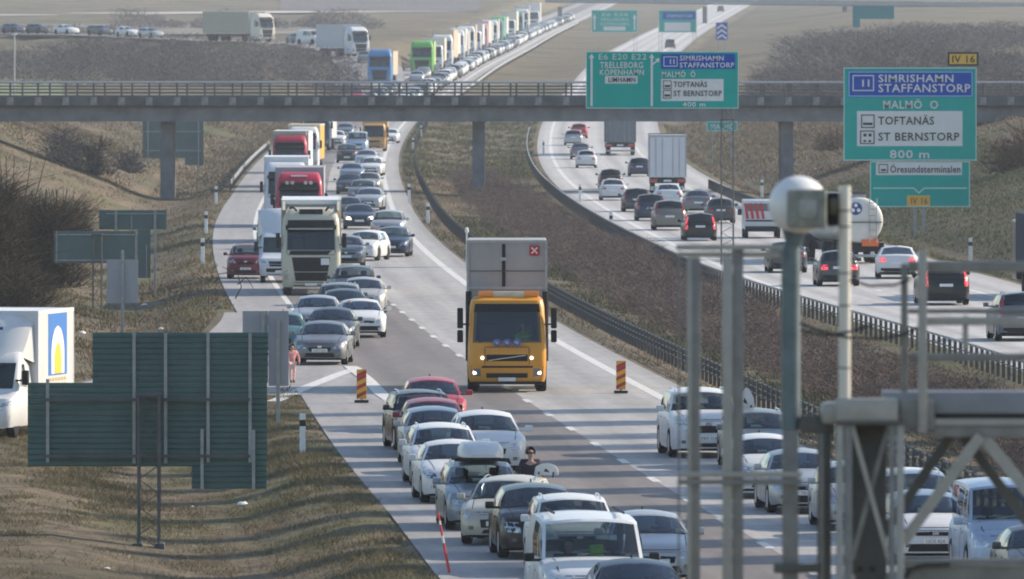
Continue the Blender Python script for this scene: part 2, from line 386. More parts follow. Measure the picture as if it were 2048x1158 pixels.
tag(strip('road', c_in, lambda y: -float(LEf(y)), -8.0, 40, 4800, 0, M_SHLD, 3), kind='structure').name = 'hard_shoulder'
tag(strip('road', c_in, -8.0, -4.0, 40, 4800, 0, M_ASPH, 4), kind='structure').name = 'slow_lane'
tag(strip('road', c_in, -4.0, 1.2, 40, 4800, 0, M_CONC, 4), kind='structure').name = 'fast_lane'
tag(strip('road', r_in, -1.2, RE, 40, 4800, 0, M_CONR, 8), kind='structure').name = 'outbound_road'
_ry = np.concatenate([np.arange(130, 300, 10.), np.arange(300, 452, 4.)])
_lx = curve([(130, -73.1), (230, -43.2), (275, -30.2), (303, -23.2), (319.5, -19.1), (337, -15.2), (358, -12.9), (385, -11.3), (430, -10.6), (470, -11.2)])
_sv = []; _sf = []
for y in _ry:
    a = float(_lx(y)); b = min(float(ramp_x(y)) + RAMP_W, float(c_in(y)) - 8.15)
    if y > 400: b = max(b, float(c_in(y)) - 8.15)
    _sv += [(a + (b - a)*j/3, y, .006) for j in range(4)]
for i in range(len(_ry) - 1): _sf += [(4*i+j, 4*i+j+1, 4*i+j+5, 4*i+j+4) for j in range(3)]
_sme = mesh_from('slip_road', _sv, _sf); _ul = _sme.uv_layers.new(name='road')
for lp in _sme.loops: _ul.data[lp.index].uv = _sv[lp.vertex_index][:2]
tag(obj('slip_road', _sme, M_SHLD), kind='structure')
# gore: paved wedge between the slip road and the carriageway
_gv = []; _gf = []; _gy = np.arange(346, 396, 3.)
for y in _gy:
    a = float(ramp_x(y)) + RAMP_W - .6; b = float(c_in(y)) - 8.2
    if b > a: _gv += [(a, y, .003), (b, y, .003)]
for i in range(len(_gv)//2 - 1): _gf.append((2*i, 2*i+1, 2*i+3, 2*i+2))
_gme = mesh_from('gore_paving', _gv, _gf); _ul = _gme.uv_layers.new(name='road')
for lp in _gme.loops: _ul.data[lp.index].uv = _gv[lp.vertex_index][:2]
tag(obj('gore_paving', _gme, M_SHLD), kind='structure')
def poly_road(name, pts, hw, m, lift=0.0):
    """road along 3D points, square to its direction"""
    P = [Vector(p) for p in pts]; D = []
    for a, b in zip(P[:-1], P[1:]):
        n = max(2, int((b - a).length/8)); D += [a.lerp(b, i/n) for i in range(n)]
    D.append(P[-1]); v = []; f = []; uvs = []
    for i, p in enumerate(D):
        t = (D[min(i+1, len(D)-1)] - D[max(i-1, 0)]); t.z = 0; t.normalize(); n = Vector((t.y, -t.x, 0))
        for s in (-1, 0, 1): v.append(p + n*hw*s + Vector((0, 0, lift))); uvs.append((hw*s, i*8.0))
    for i in range(len(D)-1):
        for j in range(2): f.append((i*3+j, i*3+j+1, i*3+j+4, i*3+j+3))
    me = mesh_from(name, v, f); ul = me.uv_layers.new(name='road')
    for lp in me.loops: ul.data[lp.index].uv = uvs[lp.vertex_index]
    return obj(name, me, m)
tag(poly_road('joining_road', FAR_RAMP, 4.0, M_SHLD), kind='structure')
# far cross tracks and ploughed fields
def draped(name, px0, px1, Y0, Y1, m, lift=.12, n=14, skew=0.0):
    v = []; f = []
    for i in range(n + 1):
        for j in range(n + 1):
            Y = Y0 + (Y1 - Y0)*i/n; px = px0 + (px1 - px0)*j/n; Yj = Y + skew*(j/n - .5)
            X = (px - 1024)/FPX*Yj; v.append((X, Yj, gz(X, Yj) + lift))
    for i in range(n):
        for j in range(n): f.append((i*(n+1)+j, i*(n+1)+j+1, (i+1)*(n+1)+j+1, (i+1)*(n+1)+j))
    return obj(name, mesh_from(name, v, f), m)
M_PLOUGH = mat('ploughed_soil', (.075, .062, .066), .95, var=.3, scale=.02)
M_FIELD = mat('stubble_field', (.15, .13, .105), .95, var=.3, scale=.02)
M_GREENF = mat('winter_wheat', (.135, .155, .065), .95, var=.25, scale=.03)
M_TRACK = mat('gravel_track', (.42, .39, .36), .9, var=.12, scale=.05)

tag(draped('ploughed_field', 560, 960, 2620, 3900, M_PLOUGH, .2), kind='structure')
tag(draped('stubble_field', -60, 700, 2030, 2300, M_FIELD, .15), kind='structure')
tag(draped('field_track', -60, 960, 2560, 2610, M_TRACK, .2, skew=120), kind='structure')
tag(draped('wheat_field', -20, 125, 1330, 1440, M_GREENF, .15), kind='structure')
# ---------------------------------------------------------------- painted markings
M_LINE = mat('road_marking_white', (.58, .56, .52), .6, var=.35, scale=5)
def line_strip(name, base, u, w, y0, y1, m=M_LINE, lift=.004):
    o = strip(name, base, u - w/2, u + w/2, y0, y1, lift, m, 1); return tag(o, kind='structure')
line_strip('edge_line', c_in, 0, .32, 40, 4000)
line_strip('edge_line', c_in, -8.0, .22, 430, 3000, lift=.005)
line_strip('edge_line', c_in, -8.0, .22, 40, 350, lift=.005)
line_strip('edge_line', r_in, 0, .30, 40, 4000)
line_strip('edge_line', r_in, 7.6, .26, 40, 4000)
def dashes(base, u, y0, y1, ph, name):
    root = empty(name, (0, 0, 0)); tag(root, kind='structure'); y = y0 + ph; k = 0
    while y < y1:
        v = [(float(base(q)) + u + s*.10, q, rdz(q) + .005) for q in (y, y + 3) for s in (-1, 1)]
        obj('dash', mesh_from('dash', v, [(0, 1, 3, 2)]), M_LINE, root); y += 12
    return root
dashes(c_in, -4.0, 216, 800, 3, 'lane_marking'); dashes(r_in, 3.8, 360, 1000, 5, 'lane_marking')
def flat_line(name, pts, w, z=.010):
    """painted line through ground points"""
    P = [Vector((p[0], p[1], 0)) for p in pts]; v = []; f = []
    for i, p in enumerate(P):
        t = (P[min(i+1, len(P)-1)] - P[max(i-1, 0)]).normalized(); n = Vector((t.y, -t.x, 0))
        v += [(*(p - n*w/2)[:2], z), (*(p + n*w/2)[:2], z)]
    for i in range(len(P)-1): f.append((2*i, 2*i+1, 2*i+3, 2*i+2))
    return tag(obj(name, mesh_from(name, v, f), M_LINE), kind='structure')
_nose = on_ground(712, 738)
flat_line('gore_line', [on_ground(548, 803), on_ground(620, 772), on_ground(680, 748), _nose, on_ground(700, 733)], .42)
flat_line('gore_line', [on_ground(700, 733), on_ground(735, 760), on_ground(762, 788), on_ground(800, 812)], .42, .014)

# ---------------------------------------------------------------- overbridge
YB = 796.0; SB = SC(YB)
def zb(py): return HCAM - (py - YHOR)/SB
M_BR = mat('bridge_concrete', (.185, .183, .188), .85, var=.3, scale=.6, bump=.1)
M_BRD = mat('bridge_edge_concrete', (.095, .093, .095), .9, var=.35, scale=.9, bump=.1)
M_FOOT = mat('pale_footing_concrete', (.24, .22, .21), .9, var=.3, scale=2)
M_STEEL = mat('galvanised_steel', (.36, .37, .38), .5, .55, var=.15, scale=4)
M_DSTEEL = mat('weathered_dark_steel', (.10, .10, .10), .6, .4, var=.25, scale=3)
br = empty('road_bridge', (0, YB, 0))
tag(br, 'long grey concrete overbridge with steel railings crossing the whole motorway', 'bridge')
XB0, XB1 = -75, 80
MB().box(XB0, XB1, 0, 9, zb(243), zb(214), 0).build('girder', M_BR, br)
MB().box(XB0, XB1, -.55, 9.55, zb(213.5), zb(204)).build('deck', M_BRD, br)
MB().box(XB0, XB1, -.75, -.3, zb(211), zb(192)).build('edge_beam', M_BRD, br)
MB().box(XB0, XB1, 9.3, 9.75, zb(211), zb(192)).build('edge_beam', M_BRD, br)
_post = MB().box(-.06, .06, -.05, .05, zb(192) + .001, zb(166)).mesh('post'); _ft = MB().box(-.22, .22, -.06, .0, zb(210), zb(194), .02).mesh('post_footing')
for i in range(int((XB1 - XB0)/1.85)):
    x = XB0 + .9 + 1.85*i
    if abs(x) < 38:
        obj('post', _post, M_DSTEEL, br, (x, -.5, 0)); obj('post_footing', _ft, M_FOOT, br, (x, -.752, 0)); obj('post', _post, M_DSTEEL, br, (x + .4, 9.5, 0))
for yy in (-.5, 9.5):
    for py, r in ((165, .055), (173, .025), (179, .025), (186, .035)):
        MB().tube([(XB0, yy, zb(py)), (XB1, yy, zb(py))], r, 6).build('handrail' if r > .05 else 'rail', M_STEEL if r > .05 else M_DSTEEL, br)
for px, w, zlow in ((332, .43, 0), (957, .42, -.6), (1575, .43, -.5)):
    x = (px - 1024)/SB
    MB().box(x - w, x + w, 1.5, 2.4, gz(x, YB + 2) - .5, zb(243), .05).build('pillar', M_BR, br)
    MB().box(x - w, x + w, 6.2, 7.1, gz(x, YB + 6) - .5, zb(243), .05).build('pillar', M_BR, br)
MB().box(-75, -46, .5, 8.5, -1, zb(243) - .01).build('abutment', M_BR, br); MB().box(46, 80, .5, 8.5, -1, zb(243) - .01).build('abutment', M_BR, br)

# far overbridge right at the top of the picture
fb = empty('road_bridge', (0, 2640, 0)); tag(fb, 'distant pale overbridge grazing the top edge of the picture', 'bridge')
def far_beam(name, pxa, ya, pxb, yb, h, m, dy=0.0, dep=9):
    a = W(pxa, ya, 2640); b = W(pxb, yb, 2640)
    return MB().add([(a.x, dy, a.z), (b.x, dy, b.z), (b.x, dy, b.z + h), (a.x, dy, a.z + h), (a.x, dy + dep, a.z), (b.x, dy + dep, b.z), (b.x, dy + dep, b.z + h), (a.x, dy + dep, a.z + h)],
                    [(0, 1, 2, 3), (4, 7, 6, 5), (0, 4, 5, 1), (3, 2, 6, 7), (0, 3, 7, 4), (1, 5, 6, 2)]).build(name, m, fb)
far_beam('girder', 1090, 5, 2300, 19, .24, M_BRD); far_beam('parapet', 1090, 2.5, 2300, 16.4, .9, mat('pale_parapet', (.22, .24, .27), .8), -.3, .3)
for px in (1120, 1410, 1690, 2010):
    p = W(px, 12, 2640); g = gz(p.x, 2640)
    if g < p.z - .3: MB().box(p.x - .5, p.x + .5, 3, 4.2, g - .5, p.z - .1).build('pillar', M_BR, fb)

# ---------------------------------------------------------------- safety barriers
def barrier(label, base, off, y0, y1, step=2.0, rails=((.70, .055), (.42, .05)), h=.74, m=M_DSTEEL, dense=300):
    root = empty('safety_barrier', (float(base(y0)) + off, y0, rdz(y0))); tag(root, label, 'barrier'); o = root.location
    ys = np.arange(y0, y1, step)
    def P(y, z): return Vector((float(base(y)) + off, y, gz(float(base(y)) + off, y) + z)) - o
    pm = MB().box(-.05, .05, -.04, .04, -.2, h).mesh('post'); rest = MB()
    for i, y in enumerate(ys):
        p = P(y, 0)
        if i < dense: obj('post', pm, m, root, p)
        else: rest.box(p.x - .05, p.x + .05, p.y - .04, p.y + .04, p.z - .2, p.z + h)
    if rest.v: tag(rest.build('far_posts', m, root), kind='stuff')
    ry = ysteps(y0, y1, 3, .01)
    for z, r in rails:
        MB().tube([P(y, z) for y in ry], r, 4).build('rail', M_STEEL if r >= .05 and 'outbound' in label else m, root)
    return root
barrier('dark pipe barrier on the central reserve beside the jammed inner lane', c_in, 2.5, 215, 1190, rails=((.70, .032), (.52, .025), (.34, .025)))
barrier('grey post barrier on the central reserve beside the outbound carriageway', r_in, -2.1, 330, 1150, rails=((.72, .05), (.45, .03)))
def w_barrier(label, pts, h=.68, step=2.0):
    """short W-beam barrier along 3D ground points"""
    P = [Vector(p) for p in pts]; root = empty('safety_barrier', P[0]); tag(root, label, 'barrier'); o = P[0]
    D = []
    for a, b in zip(P[:-1], P[1:]):
        n = max(1, int((b - a).length/step)); D += [a.lerp(b, i/n) for i in range(n)]
    D.append(P[-1]); pm = MB().box(-.05, .05, -.04, .04, -.3, h).mesh('post')
    for d in D[:300]: obj('post', pm, M_DSTEEL, root, d - o)
    mb = MB(); rows = []
    for d in D: rows.append([d - o + Vector((x, 0, z)) for x, z in ((.0, h - .32), (.05, h - .26), (.02, h - .17), (.05, h - .08), (0, h))])
    mb.grid(rows).build('beam', M_STEEL, root, 60); return root
def left_edge(y, d=.7): x = float(c_in(y)) - LE - d; return (x, y, gz(x, y))
def right_edge(y, d=.7): x = float(r_in(y)) + RE + d; return (x, y, gz(x, y))
w_barrier('short silver guardrail on the grassy verge under the bridge beside the lorries', [left_edge(y, .3) for y in np.arange(800, 1080, 20)], step=4)
w_barrier('silver guardrail on the outer verge beside the white pickup van', [right_edge(y, -1.6) for y in np.arange(650, 820, 10)], step=2)
w_barrier('long thin silver guardrail along the far central reserve beyond the bridge', [(float(c_in(y)) + 2.3, y, gz(float(c_in(y)) + 2.3, y)) for y in np.arange(1195, 2600, 25)], step=8)
w_barrier('pale guardrail beside the descending slip road beyond the bridge', [(-18.5 - (y - 1440)*.012, y, rdz(y) + .6) for y in np.arange(1440, 1560, 10)], step=4)
w_barrier('thin white guardrail on the far road above the thicket', [W(x, 68 - (x - 1950)*.03, 1900) - Vector((0, 0, .7)) for x in (1955, 2000, 2050, 2120)], step=4)

# ---------------------------------------------------------------- delineator posts
M_WPOST = mat('white_plastic_post', (.80, .79, .76), .5, var=.06, scale=8); M_BLK = mat('black_rubber', (.015, .015, .016), .6)
_dp = MB().box(-.075, .075, -.03, .03, -.1, 1.0, .02).mesh('post_body'); _db = MB().box(-.079, .079, -.034, .034, .68, .84).mesh('black_band')
def delineator(x, y, z, label, sc=1.0):
    o = empty('delineator_post', (x, y, z), 0, sc); tag(o, label, 'marker post', 'white marker posts along the verges')
    obj('post_body', _dp, M_WPOST, o); obj('black_band', _db, M_BLK, o); return o
for px, py, lb in ((605, 907, 'tall white marker post with a black band on the grass nose of the slip road'),
                   (405, 527, 'white marker post with black band on the verge left of the maroon car'),
                   (412, 467, 'white banded marker post on the verge, second in the row from the maroon car'),
                   (432, 410, 'white marker post standing in the shadow of the bridge on the verge'),
                   (1160, 405, 'white marker post beside the outbound barrier below the two small white hatchbacks'),
                   (1222, 468, 'white marker post in the central reserve near the tan crossover'),
                   (818, 405, 'white marker post at the inner lane edge beside the winding barrier'),
                   (856, 448, 'white marker post at the inner lane just in front of another marker post'),
                   (1158, 400, None), (1941, 525, 'white marker post on the green slope beside the outbound lanes'),
                   (1087, 308, 'thin pale marker post at the start of the outbound barrier'),
                   (826, 302, 'white marker post on the far inside bend just under the bridge'),
                   (842, 272, 'slim white marker post on the far inside bend, farthest under the bridge'),
                   (1524, 395, 'white marker post on the far bank left of the white camera dome')):
    if not lb: continue
    p = on_ground(px, py); z = gz(p.x, p.y)
    # slide along the ray until it meets the real ground there
    for _ in range(8):
        Yn = (HCAM - z)*FPX/(py - YHOR); p = Vector(((px - 1024)/FPX*Yn, Yn, z)); z = gz(p.x, p.y)
    delineator(p.x, p.y, z, lb, 1.0 if py > 800 else 1.15)
# ---------------------------------------------------------------- road signs
M_SGREEN = mat('sign_green', (.0, .35, .30), .6, var=.06, scale=.8, spec=.08); M_SGL = mat('sign_border_pale', (.42, .62, .55), .5); M_SBLUE = mat('sign_blue', (.0, .07, .40), .6, var=.05, spec=.08)
M_SWHITE = mat('sign_white', (.66, .66, .64), .6, var=.04, spec=.1); M_SINK = mat('sign_black', (.02, .02, .022), .5); M_SYEL = mat('sign_yellow', (.74, .43, .05), .5); M_SBACK = mat('green_sign_back', (.052, .105, .090), .6, .0, var=.15, scale=1.5)
M_SBACK2 = mat('grey_sign_back', (.32, .33, .36), .55, .3, var=.08, scale=1.5); M_SFRAME = mat('galvanised_sign_frame', (.30, .31, .31), .5, .5, var=.15, scale=5)
class Sign:
    """a sign laid out by photo pixels at one depth; faces the camera side"""
    def __init__(s, name, label, Y, px, zbase=None, cat='road sign', group=None):
        s.Y = Y; s.k = SC(Y); X = (px - 1024)/s.k; z = gz(X, Y) if zbase is None else zbase
        s.o = Vector((X, Y, z)); s.root = empty(name, s.o); tag(s.root, label, cat, group)
    def P(s, px, py, d=0.0): return Vector(((px - 1024)/s.k - s.o.x, -d, HCAM - (py - YHOR)/s.k - s.o.z))
    def rect(s, name, x0, y0, x1, y1, m, lay=1, th=.02, parent=None):
        a = s.P(x0, y1); b = s.P(x1, y0); d = lay*.012
        return MB().box(a.x, b.x, -d, -d + (th if lay else .06), a.z, b.z).build(name, m, parent or s.root)
    def frame(s, name, x0, y0, x1, y1, w, m, lay, parent=None):
        mb = MB(); d = -lay*.012; a = s.P(x0, y1); b = s.P(x1, y0); w = w/s.k
        for q in ((a.x, b.x, a.z, a.z + w), (a.x, b.x, b.z - w, b.z), (a.x, a.x + w, a.z + w + 1e-4, b.z - w - 1e-4), (b.x - w, b.x, a.z + w + 1e-4, b.z - w - 1e-4)): mb.box(q[0], q[1], d, d + .009, q[2], q[3])
        return mb.build(name, m, parent or s.root)
    def poly(s, name, pts, m, lay, parent=None):
        P = [s.P(*p) for p in pts]; d = -lay*.012
        return MB().prism([(p.x, p.z) for p in P], 'y', d, d + .009).build(name, m, parent or s.root)
    def text(s, t, x0, y0, x1, y1, m, lay=3, parent=None):
        """capitals from y0 (top) to y1 (baseline), fitted between x0 and x1"""
        hgt = (y1 - y0)/s.k; p = s.P(x0, y1, lay*.012)
        o = text(t, 1.0, m, parent or s.root, p, (R(90), 0, 0), 'LEFT', .004, 1.08, .012)
        bb = [v for v in o.bound_box]; w = max(v[0] for v in bb) - min(v[0] for v in bb); o.scale = ((x1 - x0)/s.k/w, hgt/.70, 1); return o
    def post(s, px, py_top, w=.09, d=-.12, name='post'):
        p = s.P(px, py_top); x = p.x + s.o.x; g = gz(x, s.Y) - s.o.z
        return MB().box(p.x - w/2, p.x + w/2, -d - w/2, -d + w/2, g - .3, p.z).build(name, M_SFRAME, s.root)
    def lattice(s, x0, x1, py_top, py_bot=None, m=M_DSTEEL, back=.3, n=None):
        a = s.P(x0, py_top); b = s.P(x1, py_top); zb_ = s.P(0, py_bot).z if py_bot else gz(s.o.x, s.Y) - s.o.z
        for x in (a.x, b.x):
            for y in (back, back + .45): MB().tube([(x, y, zb_ - .1), (x, y, a.z)], .035, 5).build('mast_leg', m, s.root)
        n = n or max(3, int((a.z - zb_)/max(.45, (b.x - a.x)*.9)))
        for i in range(n):
            z0 = zb_ + (a.z - zb_)*i/n; z1 = zb_ + (a.z - zb_)*(i + 1)/n; p, q = ((a.x, z0), (b.x, z1)) if i % 2 else ((b.x, z0), (a.x, z1))
            MB().tube([(p[0], back, p[1]), (q[0], back, q[1])], .017, 4).build('mast_brace', m, s.root)
        MB().box(a.x - .06, b.x + .06, back - .05, back + .5, a.z, a.z + .06).build('mast_cap', m, s.root)
def base_Y(px, py, lo=100, hi=3000):
    """depth at which the terrain itself is seen at (px, py)"""
    best = None
    for Y in np.arange(lo, hi, 1.0):
        X = (px - 1024)/FPX*Y
        if YHOR + (HCAM - gz(X, Y))*FPX/Y <= py: return float(Y)
    return hi
# direction sign on the outer bank
S = Sign('direction_sign', 'large green and blue direction sign for the exit in 800 m, on two posts', 615, 1838)
f = S.rect('panel', 1687, 135, 1953, 321, M_SGREEN, 0); S.frame('border', 1687, 135, 1953, 321, 2, M_SGL, 1, f)
b = S.rect('blue_field', 1696, 142, 1946, 194, M_SBLUE, 1, .014, f); S.frame('border', 1697, 143, 1945, 193, 2, mat('sign_border_blue', (.25, .48, .68), .5), 2, f)
S.frame('number_box', 1705, 150, 1748, 182, 2.2, M_SWHITE, 3, f); S.text('1', 1719, 159, 1722.4, 173, M_SWHITE, 3, f); S.text('1', 1730, 159, 1733.4, 173, M_SWHITE, 3, f)
S.text('SIMRISHAMN', 1756, 149, 1906, 164, M_SWHITE, 3, f); S.text('STAFFANSTORP', 1756, 168, 1940, 184, M_SWHITE, 3, f); S.text('MALMÖ  O', 1765, 201, 1875, 217, M_SWHITE, 2, f)
w = S.rect('white_field', 1714, 222, 1925, 292, M_SWHITE, 1, .014, f); S.text('TOFTANÄS', 1756, 233, 1868, 249, M_SINK, 3, f); S.text('ST BERNSTORP', 1756, 265, 1918, 281, M_SINK, 3, f)
S.frame('pictogram_frame', 1722, 229, 1749, 256, 2.0, M_SINK, 3, f); S.rect('pictogram', 1726, 245, 1745, 250, M_SINK, 3, .01, f)
S.frame('pictogram_frame', 1720, 261, 1749, 288, 2.0, M_SINK, 3, f)
for x in (1727, 1737): S.rect('pictogram', x, 267, x + 6, 273, M_SINK, 3, .01, f); S.rect('pictogram', x, 280, x + 5, 284, M_SINK, 3, .01, f)
S.text('800 m', 1779, 300, 1858, 316, M_SWHITE, 2, f)
g = S.rect('lower_panel', 1740, 322.5, 1940, 414, M_SGREEN, 0); S.frame('border', 1740, 322.5, 1940, 414, 2, M_SGL, 1, g); S.rect('white_field', 1752, 324, 1924, 350, M_SWHITE, 1, .014, g)
S.text('Öresundsterminalen', 1780, 331, 1920, 345, M_SINK, 3, g); S.frame('pictogram_frame', 1757, 328, 1776, 346, 1.6, M_SINK, 3, g); S.rect('pictogram', 1762, 338, 1772, 342, M_SINK, 3, .01, g)
S.poly('divider_line', [(1746, 375), (1828, 375), (1838, 384), (1848, 375), (1934, 375), (1934, 377.5), (1849, 377.5), (1838, 387.5), (1827, 377.5), (1746, 377.5)], M_SGL, 1, g)
y_ = S.rect('exit_number', 1814, 391, 1860, 412, M_SYEL, 1, .014, g); S.text('IV 16', 1821, 395, 1854, 408, mat('sign_dark_red', (.28, .06, .02), .5), 3, g)
p2 = S.rect('exit_plaque', 1895, 104, 1957, 132, M_SINK, 0); S.rect('yellow_field', 1899, 108, 1953, 128, M_SYEL, 1, .014, p2); S.text('IV 16', 1903, 111, 1948, 125, M_SINK, 3, p2)
for x in (1830, 1848): S.post(x, 140, .16)
MB().box(S.P(1920, 0).x - .04, S.P(1920, 0).x + .04, .062, .12, S.P(0, 160).z, S.P(0, 110).z).build('plaque_bracket', M_SFRAME, S.root)
# cantilever sign in front of the bridge
S = Sign('gantry_sign', 'wide green lane sign with white arrows on a lattice mast, covering the bridge', 540, 1455)
f = S.rect('panel', 1172, 103, 1477, 217, M_SGREEN, 0); S.frame('border', 1172, 103, 1477, 217, 1.6, M_SGL, 1, f)
def arrow(x, y0, y1, f, S=S, w=2.2, hd=5.5): S.poly('arrow', [(x - w, y1), (x + w, y1), (x + w, y0 + 9), (x + hd, y0 + 9), (x, y0), (x - hd, y0 + 9), (x - w, y0 + 9)], M_SWHITE, 2, f)
arrow(1183, 107, 212, f); arrow(1303.5, 107, 212, f); S.poly('arrow', [(1306, 130), (1306, 126), (1313, 121), (1310, 118), (1319, 116), (1318, 125), (1315, 123)], M_SWHITE, 2, f)
S.text('E6 E20 E22', 1196, 107.5, 1292, 119, M_SGL, 2, f); S.text('TRELLEBORG', 1200, 124, 1286, 136, M_SWHITE, 2, f); S.text('KÖPENHAMN', 1199, 139, 1287, 150, M_SWHITE, 2, f)
S.rect('white_field', 1210, 152, 1275, 167, M_SWHITE, 1, .014, f); S.text('LIMHAMN', 1216, 154.5, 1270, 164, M_SINK, 3, f)
S.rect('blue_field', 1322, 108, 1470, 138, M_SBLUE, 1, .014, f); S.frame('number_box', 1327, 113, 1355, 133, 1.5, M_SWHITE, 3, f); S.text('1', 1336.5, 118, 1338.6, 128, M_SWHITE, 3, f); S.text('1', 1343.5, 118, 1345.6, 128, M_SWHITE, 3, f)
S.text('SIMRISHAMN', 1359, 111, 1447, 121, M_SWHITE, 3, f); S.text('STAFFANSTORP', 1359, 125, 1468, 135, M_SWHITE, 3, f); S.text('MALMÖ  Ö', 1323, 143, 1390, 154, M_SWHITE, 2, f)
S.rect('white_field', 1322, 158, 1447, 202, M_SWHITE, 1, .014, f); S.text('TOFTANÄS', 1347, 163, 1414, 174, M_SINK, 3, f); S.text('ST BERNSTORP', 1347, 181, 1443, 192, M_SINK, 3, f)
for y in (161, 180): S.frame('pictogram_frame', 1326, y, 1343, y + 17, 1.4, M_SINK, 3, f); S.rect('pictogram', 1329, y + 9, 1340, y + 13, M_SINK, 3, .01, f)
S.text('400 m', 1365, 204, 1411, 213, M_SWHITE, 2, f); S.lattice(1443, 1467, 240, None, M_DSTEEL, .15, 22); S.lattice(1445, 1465, 108, 238, M_DSTEEL, .15, 6)
for y in (125, 195): MB().box(S.P(1180, 0).x, S.P(1470, 0).x, .062, .14, S.P(0, y).z - .05, S.P(0, y).z + .05).build('cross_beam', M_SFRAME, S.root)
# small signs farther off
S = Sign('direction_sign', 'small green sign on the bank peeping out under the bridge', 960, 1444); f = S.rect('panel', 1413, 243, 1475, 262, M_SGREEN, 0); S.frame('border', 1413, 243, 1475, 262, 1.5, M_SGL, 1, f); S.text('MALMÖ', 1421, 248, 1468, 258, M_SWHITE, 2, f)
for x in (1425, 1463): S.post(x, 246)
for lb_, x0, x1, blue in (('small green lane sign with two arrows above the jam, beside the far jam', 1183, 1275, False), ('small green lane sign with a blue field high above the outbound lanes', 1317, 1393, True)):
    S = Sign('gantry_sign', lb_, 1840, (x0 + x1)/2, rdz(1840)); f = S.rect('panel', x0, 20, x1, 65, M_SGREEN, 0); S.frame('border', x0, 20, x1, 65, 1.2, M_SGL, 1, f)
    if not blue:
        arrow(x0 + 6, 28, 60, f, S, 1.6, 4); arrow(x1 - 6, 28, 60, f, S, 1.6, 4); S.text('TRELLEBORG', x0 + 18, 36, x1 - 18, 42, M_SGL, 2, f); S.text('KÖPENHAMN', x0 + 18, 45, x1 - 18, 51, M_SGL, 2, f); S.text('E6 E20', x0 + 20, 26, x1 - 20, 32, M_SGL, 2, f); S.rect('white_field', x0 + 24, 53, x1 - 24, 61, M_SWHITE, 1, .014, f)
    else:
        S.rect('blue_field', x0 + 8, 24, x1 - 2, 39, M_SBLUE, 1, .014, f); S.rect('white_field', x0 + 12, 45, x1 - 12, 62, M_SWHITE, 1, .014, f); S.text('STAFFANSTORP', x0 + 16, 29, x1 - 8, 35, M_SGL, 3, f)
    for x in (x0 + 4, x1 - 4): S.lattice(x - 3, x + 3, 22, None, M_SFRAME, .15, 8)
S = Sign('chevron_marker', 'blue marker board with white chevrons at the far exit fork', 1800, 1443, rdz(1800)); f = S.rect('panel', 1432, 45, 1455, 80, M_SBLUE, 0)
for y in (50, 60, 70): S.poly('chevron', [(1434, y + 9), (1434, y + 5), (1443.5, y - 2), (1453, y + 5), (1453, y + 9), (1443.5, y + 2.5)], M_SWHITE, 2, f)
for x in (1437, 1450): S.post(x, 50)
S = Sign('direction_sign', 'teal stepped sign on the far bank under the top bridge', 1500, 1745); f = S.rect('panel', 1705, 12, 1788, 38, mat('sign_teal', (.03, .20, .22), .5), 0); S.rect('lower_panel', 1705, 38.3, 1720, 55, mat('sign_teal', (.03, .20, .22)), 0)
for x in (1712, 1780): S.post(x, 14)
# ---- backs of signs facing the oncoming traffic
M_SBACK3 = mat('hazed_green_sign_back', (.085, .135, .125), .6, var=.12, scale=1.2)  # greyer, paler green for the farther boards: distance haze put into the colour
def back_sign(label, Y, px, parts, mast=None, posts=(), frames=(), m=M_SBACK3):
    S = Sign('direction_sign', label, Y, px, None, 'road sign', 'backs of road signs on the verge')
    for r_ in parts: S.rect('panel', *r_, m, 0)
    for (x0, y0, x1, y1) in frames: S.rect('frame_bar', x0, y0, x1, y1, M_SFRAME, 4, .046)
    for x, y in posts: S.post(x, y, .10, .10)
    if mast: S.lattice(*mast, M_DSTEEL, -.75)
    return S
back_sign('teal green sign back seen under the bridge behind its pillar', 905, 340, [(285, 240, 407, 316), (370, 316.3, 407, 330)], None, [(296, 243), (397, 243)], [(290, 262, 402, 264), (290, 300, 402, 302)])
back_sign('stepped green sign back with a long tail panel, above the wide board back', base_Y(290, 600), 265, [(198, 420, 333, 459), (275, 459.3, 301, 556)], None, [(232, 422), (310, 422)], [(212, 426, 330, 428), (262, 430, 264, 458), (308, 425, 311, 459), (292, 490, 294, 555)])
back_sign('low wide green sign back with a thin lattice mast', base_Y(195, 618), 195, [(108, 462, 274, 526)], (187, 204, 470, None), [], [(110, 468, 274, 470.5), (110, 519, 214, 522), (112, 462, 114.5, 526), (270, 460, 273, 526)])
back_sign('narrow grey sign back on one dark post', base_Y(245, 668), 245, [(213, 519, 276, 606)], None, [(245, 500)], [], M_SBACK2)
S = back_sign('pair of tall grey sign panels beside the green board', 322, 531, [(485, 622, 536, 668), (537, 622, 577, 772)], None, [(526, 622), (556, 640)], [(524, 622, 527, 664)], M_SBACK2)
# big corrugated board
YB2 = base_Y(297, 1095)
S = Sign('sign_board_back', 'huge dark green corrugated back of a road sign on a lattice mast', YB2, 297, None, 'road sign')
y = 665.0; k_ = 0
while y < 977:
    y1 = y + 11.17
    if y < 757: spans = [(185, 536)]
    elif y < 922: spans = [(55, 534)]
    else: spans = [(383, 533)]
    for x0, x1 in spans:
        a = S.P(x0, y1); b2 = S.P(x1, y); h_ = b2.z - a.z
        MB().prism([(-.006, a.z + .001), (-.028, a.z + .25*h_), (-.028, a.z + .62*h_), (-.006, b2.z - .001), (.03, b2.z - .001), (.03, a.z + .001)], 'x', a.x, b2.x).build('plank', M_SBACK, S.root)
    y = y1
for x, y0, y1 in ((95, 758, 925), (268, 666, 927), (331, 666, 927), (416, 666, 925), (500, 666, 925), (404, 858, 978), (507, 860, 978)): S.rect('upright', x - 3.2, y0, x + 3.2, y1, M_SFRAME, 7, .05)
for y in (799, 912): S.rect('cross_beam', 85, y - 3, 500, y + 3, M_DSTEEL, 13, .05)
